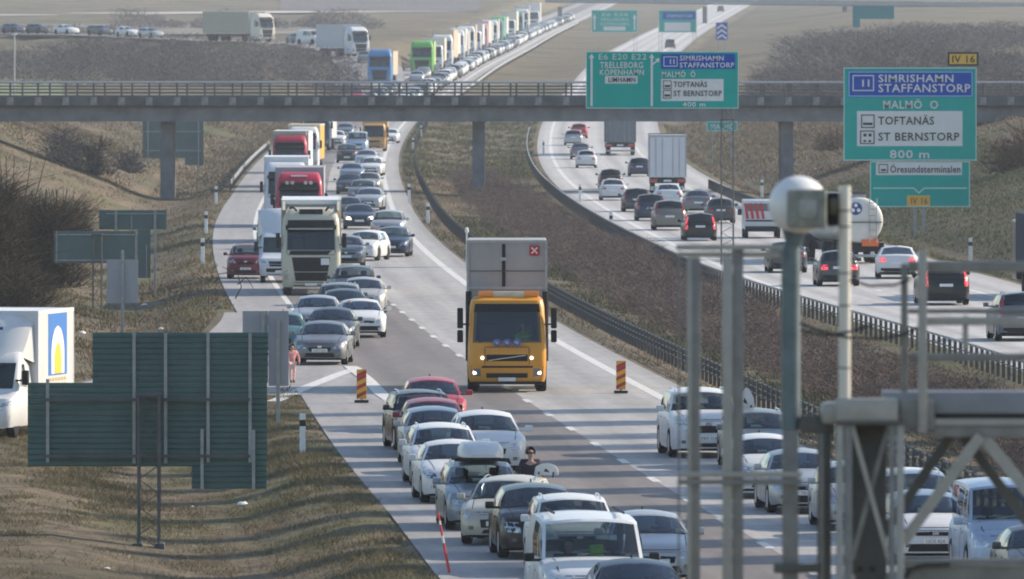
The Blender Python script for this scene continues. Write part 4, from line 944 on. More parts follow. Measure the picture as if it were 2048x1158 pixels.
def cab_parts(root, kind, pm, lod='near', lit=False, amber=False, plate=True, grille=True, emblem=True, screen=None):
    if kind not in CABS:
        lv, D, s0, s1, sy = CAB[kind]; me, bvh = cab_shell(lv, D, {'tall': 1.95, 'mid': 1.54}.get(kind)); P = {'cab': [me]}
        if kind != 'sprinter': P['cabin'] = [MB().box(-D + .1, -.95, -1.05, 1.05, s0 - .3, s1 + .1).box(-.94, -.22, -1.0, 1.0, s0 - .25, s0 - .02).mesh('cabin')]
        if kind != 'sprinter': P['seat'] = [MB().box(-.95, -.80, y - .26, y + .26, s0 - .1, s0 + .55, .05).mesh('seat', 40) for y in (-.55, .55)]
        def put(name, quad, ax, **k):
            mb = patch(bvh, quad, ax, **k)
            if mb: P.setdefault(name, []).append(mb.mesh(name, 40))
        put('windscreen', [(-sy, s0), (sy, s0), (sy*.96, s1), (-sy*.96, s1)], 'f', n=(8, 4), off=.012)
        if kind == 'sprinter':
            for ax in 'lk': put('side_window', [(-1.25, 1.42), (-2.05, 1.36), (-2.05, 2.0), (-1.75, 2.0)], ax, n=(3, 2))
            for e in (-1, 1): put('headlamp', [(e*.60, .78), (e*.93, .80), (e*.96, 1.06), (e*.72, .98)], 'f', n=(4, 2))
            put('grille', [(-.52, .74), (.52, .74), (.56, .98), (-.56, .98)], 'f', n=(5, 2)); put('bumper', [(-.90, .36), (.90, .36), (.93, .66), (-.93, .66)], 'f', n=(7, 2))
            P['number_plate'] = [MB().box(.02, .035, -.26, .26, .46, .57).mesh('number_plate')]
            mz, mx, my = 1.45, -1.15, 1.0
            P['wheel_at'] = [(-.95, .82, .36, .70), (-.95, -.82, .36, .70)]
        else:
            for ax in 'lk': put('side_window', [(-.55, s0+.02), (-1.35, s0+.02), (-1.35, s1-.05), (-.75, s1-.05)], ax, n=(3, 2))
            if kind == 'tall':
                put('grille', [(-.66, .62), (.66, .62), (.82, 1.62), (-.82, 1.62)], 'f', n=(6, 4)); put('lower_intake', [(-.75, .40), (.75, .40), (.75, .56), (-.75, .56)], 'f', n=(5, 1))
                put('cowl_strip', [(-1.0, 1.72), (1.0, 1.72), (1.06, 1.90), (-1.06, 1.90)], 'f', n=(6, 1)); put('name_board', [(-1.02, 2.95), (1.02, 2.95), (.98, 3.2), (-.98, 3.2)], 'f', n=(6, 1), off=.03)
                for e in (-1, 1): put('headlamp', [(e*.82, .66), (e*1.12, .66), (e*1.18, .98), (e*1.0, 1.10)], 'f', n=(4, 2))
                P['sun_visor'] = [MB().prism([(-.36, 2.93), (-.08, 2.80), (-.06, 2.84), (-.38, 2.99)], 'y', -1.08, 1.08).mesh('sun_visor')]
            else:
                put('grille', [(-.62, .94), (.62, .94), (.62, 1.14), (-.62, 1.14)], 'f', n=(5, 1)); put('lower_intake', [(-.62, .44), (.62, .44), (.62, .58), (-.62, .58)], 'f', n=(5, 1))
                put('bumper_gap', [(-1.10, .74), (1.10, .74), (1.06, .80), (-1.06, .80)], 'f', n=(6, 1)); put('windscreen_band', [(-1.0, 2.42), (1.0, 2.42), (.96, 2.66), (-.96, 2.66)], 'f', n=(6, 1), off=.04)
                for e in (-1, 1):
                    P.setdefault('headlamp', []).append(MB().lathe([(.10, -.08), (.105, .0), (.09, .02), (.03, .03)], 'x', 14, (-.02, e*.93, .60)).mesh('headlamp', 50)); put('lamp_housing', [(e*.78, .48), (e*1.08, .50), (e*1.08, .72), (e*.80, .72)], 'f', n=(3, 2)); P.setdefault('position_lamp', []).append(MB().lathe([(.05, -.05), (.05, .01), (.03, .02)], 'x', 10, (.02, e*.74, 1.04)).mesh('position_lamp', 50))
            P['number_plate'] = [MB().box(.03, .045, -.26, .26, .42 if kind == 'tall' else .34, .53 if kind == 'tall' else .45).mesh('number_plate')]
            mz, mx, my = s0 + (.1 if kind == 'tall' else .42), -.3, 1.28
            P['wheel_at'] = [(-1.35, 1.03, .5, 1), (-1.35, -1.03, .5, 1)]
        P['mirror'] = []
        for e in (-1, 1):
            mb = MB().box(mx-.12, mx+.08, e*(my+.04), e*(my+.22), mz, mz + (.62 if kind != 'sprinter' else .40), .04).box(mx-.06, mx, e*(my-.15), e*(my+.1), mz + .1, mz + .15)
            if kind == 'mid': mb.box(mx-.12, mx+.08, e*(my+.04), e*(my+.22), mz - .42, mz - .05, .04)
            P['mirror'].append(mb.mesh('mirror', 50))
        CABS[kind] = P
    P = CABS[kind]
    MM = {'cab': pm, 'cabin': M_CABIN, 'seat': M_SEAT, 'windscreen': screen or (G_WIN if kind != 'sprinter' else G_WINL), 'side_window': G_SIDE, 'grille': M_TRIM, 'lower_intake': M_TRIM, 'cowl_strip': M_TRIM, 'name_board': M_TRIM, 'bumper': M_TRIM, 'bumper_gap': M_TRIM, 'windscreen_band': M_TRIM, 'headlamp': M_LIT if lit else M_LAMP, 'position_lamp': M_LIT if lit else M_LAMP,
          'lamp_housing': M_LAMPD, 'sun_visor': M_TRIM, 'number_plate': M_PLATE, 'mirror': M_TRIM}
    for part, ms in P.items():
        if part == 'wheel_at' or (lod == 'far' and part in ('mirror', 'number_plate', 'lower_intake', 'cowl_strip', 'bumper_gap', 'name_board')): continue
        for me in ms: obj(part, me, MM[part], root)
    for x, y, z, q in P['wheel_at']:
        w = obj('wheel', _bt, M_TYRE, root, (x, y, z)); w.scale = (q, q, q)
        if lod == 'near': obj('rim', _bh, M_RIM, w)
G_WINL = mat('dark_lorry_windscreen', (.008, .016, .018), .08, 0, coat=.15, col2=(.03, .048, .05), scale=1.6, spec=.4)
def lorry_wheels(root, xs, lod='near', half=1.0, q=1.0):
    for x in xs:
        for e in (-1, 1):
            w = obj('wheel', _bt, M_TYRE, root, (x, e*half, .5*q)); w.scale = (q, q, q)
            if lod == 'near': obj('rim', _bh, M_RIM, w)
def box_body(root, x0, x1, hw, z0, z1, m, frame=None, rear=False, name='cargo_box'):
    MB().box(x0, x1, -hw, hw, z0, z1, .03).build(name, m, root)
    if frame:
        for e in (-1, 1): MB().box(x0-.012, x1+.012, e*(hw-.05), e*(hw+.014), z1-.10, z1+.014).build('roof_edge', frame, root)
        for xx in (x1,):
            MB().box(xx-.05, xx+.016, -hw-.01, hw+.01, z1-.12, z1+.012).build('front_edge', frame, root)
            for e in (-1, 1): MB().box(xx-.05, xx+.016, e*(hw-.08), e*(hw+.012), z0, z1-.121).build('corner_post', frame, root)
    if rear:
        for e in (-1, 1):
            MB().box(x0-.02, x0+.05, e*(hw-.09), e*(hw+.01), z0, z1-.13).build('rear_post', frame or m, root)
            MB().tube([(x0-.03, e*hw*.28, z0+.1), (x0-.03, e*hw*.28, z1-.2)], .02, 5).build('door_bar', M_STEEL, root)
            MB().tube([(x0-.03, e*hw*.62, z0+.1), (x0-.03, e*hw*.62, z1-.2)], .02, 5).build('door_bar', M_STEEL, root)
        MB().box(x0-.02, x0+.05, -hw, hw, z1-.13, z1+.012).build('rear_edge', frame or m, root)
def chassis(root, x0, x1):
    MB().box(x0, x1, -.9, .9, .65, 1.05).build('chassis', M_CHASSIS, root)
def tail_bar(root, x, hw, z=.75):
    MB().box(x-.06, x+.06, -hw, hw, z-.16, z+.16).build('tail_bar', M_TRIM, root)
    for e in (-1, 1): MB().box(x-.075, x-.058, e*hw*.55, e*hw*.97, z-.10, z+.12).build('tail_lamp', M_RED, root)
    MB().box(x-.074, x-.06, -.26, .26, z-.05, z+.07).build('number_plate', M_PLATE, root)
    MB().box(x-.02, x+.02, -hw*.95, hw*.95, .32, .46).build('underrun_bar', M_STEEL, root)
def lorry(pm, box, loc, rz, label, sc=.94, kind='tall', lod='near', length=9.0, top=4.0, group=None, name='lorry', frame=None, **kw):
    o = empty(name, loc, rz, sc); tag(o, label, 'lorry', group)
    cab_parts(o, kind, pm, lod, **kw); chassis(o, -2.2 - length, -1.0)
    if box is not None: box_body(o, -2.5 - length, -2.5, 1.27, 1.12, top, box, frame or box)
    lorry_wheels(o, [-3.9, -2.5 - length + 1.6, -2.5 - length + 2.9], lod); return o
# box van with cab, deflector and a tall body
def luton(pm, loc, rz, label, sc=.94, hw=1.12, top=3.45, length=4.4, name='box_van'):
    o = empty(name, loc, rz, sc); tag(o, label, 'van'); cab_parts(o, 'sprinter', pm); MB().box(-2.9 - length, -1.2, -.75, .75, .42, .75).build('chassis', M_CHASSIS, o)
    box_body(o, -2.75 - length, -2.75, hw, .78, top, pm, M_WHITEBOX, True)
    rows = []
    for x, z, w in ((-1.72, 2.24, .80), (-1.95, 2.50, .86), (-2.28, 3.0, .95), (-2.62, 3.30, 1.02), (-2.74, 3.34, 1.05)):
        rows.append([(x - .5*(abs(s)**3)*.5, s*w, z - .10*s*s) for s in (-1, -.9, -.7, -.35, 0, .35, .7, .9, 1)])
    mb = MB().grid(rows)
    for e in (0, 8): mb.f.append(tuple([i*9 + e for i in range(5)]))
    for e in (-1, 1):
        k = len(mb.v); mb.v += [Vector((-2.74, e*1.05, 2.0)), Vector((-2.0, e*.82, 2.2))]; c = 8 if e > 0 else 0
        mb.f += [(4*9 + c, 3*9 + c, k), (3*9 + c, 2*9 + c, k), (2*9 + c, 9 + c, k), (9 + c, c, k + 1, k)]
    mb.build('wind_deflector', pm, o, 40); lorry_wheels(o, [-2.75 - length + 1.2], 'near', .85, .70); return o
# ---------------------------------------------------------------- traffic
WHT = paint('white', (.64, .64, .63)); WHT2 = paint('cool_white', (.60, .62, .64)); SIL = paint('silver', (.40, .41, .42), .45); SIL2 = paint('warm_silver', (.45, .43, .39), .35)
GRY = paint('mid_grey', (.17, .175, .185), .4); DGR = paint('dark_grey', (.065, .068, .075), .4); BLK = paint('black', (.006, .006, .007), 0, .3); DBL = paint('dark_blue', (.03, .045, .08), .3)
BEI = paint('beige', (.46, .42, .34), .2); REDP = paint('red', (.36, .03, .04)); MAR = paint('maroon', (.15, .02, .035), .2); BGR = paint('blue_grey', (.22, .26, .31), .4); LBL = paint('pale_blue', (.36, .43, .54), .3)
TAN = paint('taupe', (.20, .18, .16), .4); CRM = paint('cream', (.50, .475, .37)); ORA = paint('signal_orange', (.66, .29, .03)); REDT = paint('lorry_red', (.42, .03, .06)); YEL = paint('yellow', (.70, .42, .05)); TEA = paint('teal', (.06, .16, .17), .3); DRED = paint('dark_red', (.22, .02, .03))
def heading(base, y, sgn):
    d = float(base(y + 2) - base(y - 2))/4; return Vector((d, 1, 0)).normalized()*sgn
def along(fx, fy, inbound=True, yaw=0.0, extra=0.0):
    p = on_ground(fx, fy, extra); h = heading(c_in if inbound else r_in, p.y, -1 if inbound else 1)
    h = Matrix.Rotation(R(yaw), 3, 'Z') @ h; return p, h, math.atan2(h.y, h.x)
def car(style, pm, fx, fy, label, inbound=True, yaw=0.0, sc=.94, face=None, **k):
    """fx, fy: the photo pixel under the middle of the bumper that faces the camera"""
    p, h, rz = along(fx, fy, inbound, yaw); L = STYLES[style][0]*sc
    c = p - h*L/2 if inbound else p + h*L/2
    s = SC(p.y); lod = k.pop('lod', 'near' if s > 44 else 'mid' if s > 19 else 'far')
    c.z = rdz(c.y) + .006
    face = face or 'ABCDE'[sum(map(ord, label)) % 5]
    return place_car(style + ':' + face if inbound and lod == 'near' and style not in ('van', 'microbus') else style, pm, c, rz, label, lod, sc, **k)
def sit(o, style, label, side=-1, top=None, sc=.95):
    """a driver behind the wheel of car o (side -1: the driver's left in a left-hand-drive car is +y)"""
    L, Wd, H, nz, cz, bz, dz, xw = STYLES[style][:8]; s = o.scale.x; a = o.rotation_euler.z
    q = Vector((.12 if style not in ('van', 'microbus') else .95, .38*-side, bz - .22)) * s; q.rotate(Matrix.Rotation(a, 3, 'Z')); return driver(None, Vector(o.location) + q, label, a, top, sc*s)
# --- front jam, slow lane and shoulder, from the bottom of the picture upwards
c1 = car('sedan', DGR, 1292, 1288, 'dark grey saloon cut off by the bottom edge in front of the white van', yaw=1)
c2 = car('van', WHT2, 1194, 1262, 'big white delivery van with a driver and a lime vest behind its windscreen', yaw=1.0, sc=1.0, over={'windscreen': glass_mat('clear_van_glass', (.55, .6, .6), .03, .0), 'mirror': M_TRIM})
sit(c2, 'van', 'driver in dark clothes at the wheel of the big white van', 1)
_v = Vector((.95, .10, 1.02))*c2.scale.x; _v.rotate(Matrix.Rotation(c2.rotation_euler.z, 3, 'Z'))
tag(MB().box(-.06, .06, -.13, .13, 0, .42, .04).build('safety_vest', M_VEST, None, 40, Vector(c2.location) + _v), 'lime green safety vest hung over a seat inside the white van', 'vest').rotation_euler.z = c2.rotation_euler.z
for k in range(2):
    _b = MB().tube([(-1.9, (.62 if k else -.62), 1.985), (.6, (.62 if k else -.62), 1.985)], .022, 5).build('roof_bar', M_TRIM, c2)
c3 = car('sedan', SIL, 1314, 1174, 'silver saloon with a driver, right behind the white van at its side', yaw=1.5); sit(c3, 'sedan', 'driver with a pink face in the silver saloon beside the white van', 1, M_BLUETOP)
c4 = car('suv', WHT, 1160, 1154, 'white crossover with roof rails hidden behind the white van', yaw=1, sc=.90)
c5 = car('hatch', BLK, 1086, 1120, 'glossy black hatchback between the beige estate and the white van', yaw=1, sc=.97, plate='LXR 417')
c6 = car('wagon', BEI, 995, 1092, 'pale beige estate with its tailgate raised behind', yaw=-9.0, sc=.90, plate='RMG 204')
c7 = car('wagon', BGR, 975, 1062, 'blue grey estate carrying a white roof box', yaw=1.0)
c8 = car('sedan', WHT, 921, 1008, 'white saloon with blue tinted headlamps in front of the roof box car', yaw=1.2, face='E', over={'headlamp': mat('blue_headlamp', (.05, .09, .2), .15, .3, coat=.6)})
c9 = car('wagon', WHT, 897, 975, 'white estate tucked directly behind the white saloon', yaw=1)
c10 = car('hatch', SIL, 878, 934, 'silver hatchback just in front of the dark red roof', yaw=1)
c11 = car('hatch', DRED, 874, 915, 'dark red hatchback squeezed behind the silver hatchback', yaw=.5, sc=.95)
c12 = car('hatch', WHT, 981, 952, 'white hatchback with a driver beside the roof box car', yaw=.5, sc=1.0); sit(c12, 'hatch', 'driver in the white hatchback next to the roof box', 1)
c13 = car('suv', BLK, 858, 902, 'black crossover angled on the shoulder at the head of the slip road', yaw=3.5, sc=.88)
c14 = car('hatch', REDP, 872, 866, 'bright red hatchback with red mirrors beside the orange road works lorry', yaw=.5, sc=.95)
# roof box on c7, raised tailgates
def roof_box(o, style, m):
    H = STYLES[style][2]; r = empty('roof_box', Vector(o.location) + Vector((0, 0, (H + .03)*o.scale.x)), o.rotation_euler.z, o.scale.x)
    tag(r, 'long white roof box strapped on the blue grey estate', 'roof box'); rows = []
    for x, w, h in ((-1.15, .38, .18), (-1.05, .45, .30), (-.4, .50, .40), (.5, .49, .39), (.95, .43, .29), (1.15, .30, .14)):
        rows.append([(x, -w, .06), (x, -w*.98, h*.6), (x, -w*.8, h*.93), (x, 0, h), (x, w*.8, h*.93), (x, w*.98, h*.6), (x, w, .06)])
    mb = MB().grid(rows)
    for k in (0, 5): mb.f.append(tuple(k*7 + i for i in range(7)))
    mb.build('box_lid', m, r, 40); MB().box(-1.08, 1.0, -.39, .39, -.01, .07, .02).build('box_base', M_TRIM, r)
    for x in (-.6, .5): MB().box(x-.03, x+.03, -.62, .62, -.05, -.012).build('cross_bar', M_TRIM, r)
roof_box(c7, 'wagon', WHT)
def tailgate(o, style, m, ang=30, y0=.15, w=.62, hgt=.36, fin=False):
    """raised tailgate seen over the roof: rounded panel on two hinges with a dark plate recess"""
    L, Wd, H = STYLES[style][:3]; xr = STYLES[style][9]; z0 = H - .06
    out = [(-.5, 0), (.5, 0), (.48, .45), (.36, .82), (.12, 1.0), (-.22, .96), (-.44, .72)] if not fin else [(-.5, 0), (.5, 0), (.46, .55), (.22, 1.05), (.06, 1.12), (-.2, .75), (-.42, .3)]
    g = MB().prism([(y0 + a*w, z0 + b*hgt) for a, b in out], 'x', xr - .16, xr - .10).build('tailgate', m, o, 30)
    MB().prism([(y0 + a*w, z0 + b*hgt) for a, b in ((-.10, .32), (.14, .22), (.06, .42), (-.02, .58))], 'x', xr - .099, xr - .093).build('plate_recess', M_TRIM, g)
    for e in (-.3, .3): MB().bar((xr + .05, y0 + e*w, H - .10), (xr - .13, y0 + e*w, z0 + .08), .03).build('hinge_arm', M_TRIM, o)
tailgate(c6, 'wagon', WHT, y0=.66, w=.56, hgt=.27)
# --- jam at the gore and beside the cream lorry
u1 = car('sedan', GRY, 639, 731, 'grey saloon turning onto the slip road beside the child in pink', yaw=-5.0, plate='DKM 830')
u2 = car('sedan', DGR, 657, 699, 'dark grey saloon directly behind the grey saloon at the gore', yaw=-4.5)
u3 = car('sedan', SIL, 631, 671, 'silver saloon, third in line from the child in pink', yaw=-3)
car('hatch', TEA, 560, 712, 'teal hatchback half hidden behind the grey sign panel', yaw=-3)
u4 = car('coupe', WHT, 724, 676, 'white sporty saloon with a wide black grille, at the front of the dashed lane', yaw=0, over={'lower_intake': M_TRIM})
car('sedan', DGR, 687, 656, 'dark saloon behind the white sporty saloon, its roof just showing', yaw=-2)
car('wagon', GRY, 675, 645, 'grey estate with long roof behind the silver saloon at the gore', yaw=-3)
car('sedan', SIL2, 724, 629, 'warm silver saloon with a sunlit flank behind the white sporty saloon', yaw=-3)
car('suv', DGR, 704, 613, 'dark crossover beside the front of the cream lorry', yaw=-3, sc=.92)
car('hatch', GRY, 692, 534, 'grey hatchback wedged between the cream lorry and the slanted white car', yaw=-2)
car('hatch', WHT, 717, 522, 'white hatchback standing slanted across the lanes', yaw=-12)
car('wagon', DBL, 781, 514, 'dark blue estate at the inner edge beside the slanted white car', yaw=-4)
car('suv', SIL, 774, 482, 'pale silver crossover close to the inner edge line', yaw=-3, sc=.92)
car('sedan', DBL, 719, 459, 'dark blue saloon with one glaring headlamp behind the slanted white car', yaw=0, over={'headlamp': M_LIT})
car('hatch', DGR, 697, 444, 'dark hatchback just to the side of the glaring headlamp', yaw=0)
car('sedan', SIL, 735, 421, 'silver saloon with a bright flank, in the inner lane by the first bend', yaw=-4)
car('wagon', GRY, 722, 404, 'grey estate in the middle of the jam level with the red lorry', yaw=-3)
car('sedan', DGR, 698, 389, 'dark saloon in the jam beside the red lorry roof', yaw=-1)
car('hatch', SIL, 735, 387, 'small silver hatchback at the inner line level with the red lorry', yaw=-3)
car('sedan', BGR, 703, 364, 'blue grey saloon in the jam level with the white lorry', yaw=-1)
car('wagon', WHT, 742, 352, 'white estate at the inner line under the bridge shadow', yaw=-3)
car('sedan', SIL, 731, 334, 'silver saloon in front of the pale van under the bridge', yaw=-2)
car('suv', DGR, 694, 326, 'dark crossover with amber light in front of the blue lorry', yaw=0, sc=.92, over={'headlamp': M_AMBER})
car('van', LBL, 714, 306, 'pale blue van in the jam under the bridge', yaw=-1)
car('sedan', WHT, 778, 287, 'white saloon beside the small orange lorry under the bridge', yaw=-2)
car('hatch', WHT, 673, 292, 'white hatchback just beside the dark blue lorry', yaw=0)
car('sedan', GRY, 690, 275, 'grey saloon showing right under the bridge girder', yaw=0)
# --- shoulder and slip road
car('suv', MAR, 491, 558, 'maroon people carrier on the hard shoulder', yaw=-3, sc=.88, plate='HJT 556')
p, h, rz = along(562, 566, True, -1); luton(WHT2, p, rz, 'white box van with overcab body half hidden behind the cream lorry', .93, 1.0, 3.15, 3.6)
car('hatch', TEA, 548, 500, 'teal hatchback peeping out behind the white box van', yaw=0)

# --- lorries of the jam
p, h, rz = along(622, 591, True, -1.2)
t1 = lorry(CRM, M_WHITEBOX, p, rz, 'cream coloured tall tractor unit with a black grille leading the lorries', .94, 'tall', 'near', 12.0, 4.02, frame=CRM)
MB().box(.035, .05, .42, .78, 1.30, 1.58).build('paper_notice', M_PLATE, t1)
MB().box(-.74, -.62, -.5, .5, 3.36, 3.66).build('roof_hatch', M_TRIM, t1)
MB().box(-.02, .0, -.95, .95, 2.80, 2.86).build('visor_strip', M_STEEL, t1)
for e in (-1, 1):
    MB().prism([(-.70, 3.62), (-2.0, 3.98), (-2.45, 3.98), (-2.45, 2.6), (-1.9, 2.3), (-1.9, 3.3)], 'y', e*1.10, e*1.22).build('side_fairing', CRM, t1)
MB().box(-2.48, -2.28, -1.24, 1.24, 3.84, 4.03).build('roof_spoiler', WHT, t1)
for y, w in ((-.30, .05), (-.20, .03), (.0, .12), (.14, .1), (.28, .12), (.42, .08)): MB().box(-.45, -.425, y - w/2 + .12, y + w/2 + .12, 3.05, 3.11).build('board_lettering', M_PLATE, t1)
for e in (-1, 1): MB().tube([(-.55, e*.62, 3.6), (-.42, e*.74, 3.74), (-.6, e*.9, 3.70)], .05, 6).build('air_horn', M_TRIM, t1)
p, h, rz = along(598, 487, True, -1)
t2 = lorry(REDT, M_GREYTARP, p, rz, 'bright red tall lorry with a row of spotlights above its screen', .95, 'tall', 'mid', 11, 3.95)
MB().box(-.44, -.40, -.72, .72, 3.02, 3.12).build('light_bar', M_CHROME, t2)
for y in (-.62, -.35, .35, .62): MB().lathe([(.08, 0), (.10, .04), (.10, .06)], 'x', 10, (-.42, y, 3.18)).build('spotlight', M_LAMP, t2)
MB().box(-.70, -.62, -.42, .42, 3.50, 3.58).build('name_plate', M_PLATE, t2)
p, h, rz = along(572, 455, True, -.5); lorry(WHT2, M_WHITEBOX, p, rz, 'white tall lorry behind the bright red one', .94, 'tall', 'mid', 10, 4.02)
p, h, rz = along(579, 375, True, -1.5); t4 = lorry(REDT, M_WHITEBOX, p, rz, 'dull red lorry with a cream roof spoiler under the bridge', .96, 'tall', 'mid', 11, 4.0, frame=CRM)
MB().box(-2.45, -1.3, -1.15, 1.15, 3.70, 4.02).build('roof_spoiler', CRM, t4)
p, h, rz = along(606, 347, True, -2); lorry(WHT, YEL, p, rz, 'white lorry with a yellow body right behind the dull red lorry', .94, 'tall', 'mid', 9, 3.9, frame=WHT)
p, h, rz = along(633, 301, True, -2.5); lorry(paint('navy', (.03, .07, .12)), WHT, p, rz, 'dark blue lorry with a white body touching the bridge girder', .95, 'tall', 'mid', 9, 4.0)
p, h, rz = along(748, 303, True, -2); lorry(paint('tan_orange', (.55, .30, .10)), paint('tan_box', (.52, .34, .14)), p, rz, 'small orange lorry at the inner line under the bridge', .84, 'mid', 'mid', 4, 3.3)
# --- orange road works lorry
p, h, rz = along(1014, 785, True, -2.6)
ol = lorry(ORA, None, p, rz, 'orange road works lorry with a tall grey body and amber roof lights', .97, 'mid', 'near', 5.5, 4.5, lit=True)
M_PANEL = mat('grey_steel_panel', (.33, .33, .325), .6, .1, var=.08, scale=1.2)
MB().box(-8, -2.3, -1.2, 1.2, 1.1, 4.52, .03).build('tall_body', M_PANEL, ol)
for e in (-1, 1): MB().box(-2.32, -2.24, e*1.15, e*1.225, 1.0, 4.54).build('corner_post', M_STEEL, ol)
MB().box(-2.32, -2.25, -1.148, 1.148, 4.46, 4.545).build('top_edge', M_STEEL, ol); MB().box(-2.31, -2.26, -1.148, 1.148, 3.06, 3.13).build('cross_rail', M_STEEL, ol)
MB().box(-2.30, -2.27, -.15, -.05, 3.135, 4.42).build('lifting_slot', M_TRIM, ol); MB().box(-2.30, -2.25, -.22, .0, 3.92, 4.02).build('slot_bracket', M_STEEL, ol)
M_SIGNRED = mat('sign_red', (.50, .015, .03), .4); M_WHITEP = mat('white_paint', (.78, .78, .76), .5)
xs = MB().box(-2.285, -2.255, .68, .98, 4.08, 4.38, .03).build('lane_signal', M_SIGNRED, ol, 40)
for s in (-1, 1): MB().bar((-2.245, .74, 4.23 - s*.09), (-2.245, .92, 4.23 + s*.09), .035).build('cross_stroke', M_WHITEP, xs)
lb = MB().box(-.95, -.70, -.85, .95, 2.87, 3.02, .03).build('light_bar', mat('pale_light_bar', (.60, .55, .42), .4, var=.15, scale=4), ol, 40)
for y0, y1 in ((-.85, -.42), (.52, .95)): MB().box(-.97, -.68, y0 - .004, y1 + .004, 2.865, 3.035, .03).build('amber_beacon', M_AMBER, lb, 40)
for y in (-.28, .02, .32):
    sp = MB().lathe([(.04, -.10), (.115, -.02), (.12, .02), (.10, .035)], 'x', 14, (.08, y - .02, 1.50)).build('spotlight', mat('blue_lamp_cover', (.05, .10, .30), .2, coat=.8), ol, 50)
    MB().lathe([(.05, .036), (.045, .05)], 'x', 10, (.08, y - .02, 1.50)).build('lamp_glass', M_LAMP, sp, 50)
MB().bar((.04, -.56, .96), (.04, .56, 1.12), .025).build('grille_bar', M_CHROME, ol)
for e in (-1, 1): MB().tube([(-1.9, e*1.16, .9), (-1.9, e*1.16, 3.0)], .10, 8).build('intake_pipe', M_TRIM, ol)
MB().box(-3.6, -1.8, -1.2, -.9, .5, 1.1, .04).build('fuel_tank', M_TRIM, ol); MB().box(-3.6, -1.8, .9, 1.2, .5, 1.1, .04).build('fuel_tank', M_TRIM, ol)
MB().tube([(-2.3, -1.22, 3.6), (-2.3, -1.22, 4.75)], .03, 6).build('aerial_pole', M_WHITEP, ol); MB().lathe([(.03, 4.75), (.06, 4.8), (.05, 4.9), (.02, 4.93)], 'z', 8, (-2.3, -1.22, 0)).build('beacon', M_WHITEP, ol)
for x0, y0, x1, y1 in ((-.02, -.85, -.05, -.15), (-.02, .10, -.05, .80)): MB().tube([(x0, y0, 1.50), (-.09, (y0 + y1)/2, 1.60), (-.13, y1, 1.66)], .014, 5).build('wiper', M_TRIM, ol)
for e in (-1, 1):
    MB().box(-1.55, -.95, e*1.10, e*1.185, .36, .62, .02).build('cab_step', M_TRIM, ol); MB().box(.0, .03, e*.66, e*.675, .84, 1.34).build('panel_gap', M_TRIM, ol)
    MB().box(-1.2, -1.0, e*1.178, e*1.20, 1.30, 1.34).build('door_handle', M_TRIM, ol); MB().box(-.55, -.50, e*1.19, e*1.197, .75, 2.35).build('panel_gap', M_TRIM, ol)
MB().box(.01, .034, -.66, .66, 1.36, 1.375).build('panel_gap', M_TRIM, ol); MB().box(-.99, -.9, -.72, .72, 1.6, 1.7).build('dash_papers', M_PLATE, ol).location = (.45, .2, -.20)
for z in (1.75, 2.4, 3.6): MB().box(-2.292, -2.262, -1.14, 1.14, z, z + .02).build('panel_seam', M_DSTEEL, ol)
MB().box(-.12, .012, -1.02, 1.02, .24, .325).build('lower_valance', M_TRIM, ol)
for e in (-1, 1): MB().box(-1.95, -.80, e*1.08, e*1.195, .62, 1.05, .03).build('wheel_arch', M_TRIM, ol, 40)
# --- box van on the slip road at the picture's edge
lp = on_ground(-50, 880); lh = Vector((-.184, -.983, 0)); lrz = math.atan2(lh.y, lh.x)
lv = luton(WHT, Vector((lp.x, lp.y, .01)), lrz, 'white box van with a blue and yellow flame picture on its side', .95, 1.12, 3.42, 4.4)
M_BLUE = mat('print_blue', (.02, .16, .50), .5); M_YELP = mat('print_yellow', (.78, .52, .03), .5); M_OCH = mat('print_ochre', (.50, .36, .14), .5); M_NAVY = mat('print_navy', (.015, .04, .22), .5)
def ogive(w, h, n=8): return [(-w/2, 0), (w/2, 0)] + [(w/2*math.sqrt(max(0, 1 - (k/n)**1.6)), h*(.45 + .55*k/n)) for k in range(n)] + [(0, h)] + [(-w/2*math.sqrt(max(0, 1 - (k/n)**1.6)), h*(.45 + .55*k/n)) for k in range(n - 1, -1, -1)]
for e in (1,):
    y0 = 1.12*e + .002; xc = -5.15
    bp = MB().prism([(xc - 1.15, 1.62), (xc + 1.15, 1.62), (xc + 1.15, 3.32), (xc - 1.15, 3.32)], 'y', y0, y0 + .006).build('flame_picture', M_BLUE, lv)
    MB().prism([(xc + a, 1.66 + b) for a, b in ogive(1.6, 1.32)], 'y', y0 + .007, y0 + .012).build('white_flame', M_WHITEP, bp)
    MB().prism([(xc + a, 1.66 + b) for a, b in ogive(.85, .85)], 'y', y0 + .013, y0 + .017).build('yellow_flame', M_YELP, bp)
    for r_, (z, hh) in enumerate(((1.46, .09), (1.28, .11))):
        for k in range(6): MB().box(xc - 1.05 + .36*k, xc - 1.05 + .36*k + .24, y0, y0 + .006, z, z + hh).build('letter_block', M_OCH, bp)
MB().prism([(-.62, 2.68), (.25, 2.68), (.25, 3.0), (-.62, 3.0)], 'x', -2.26, -2.24).build('blue_logo', M_NAVY, lv)

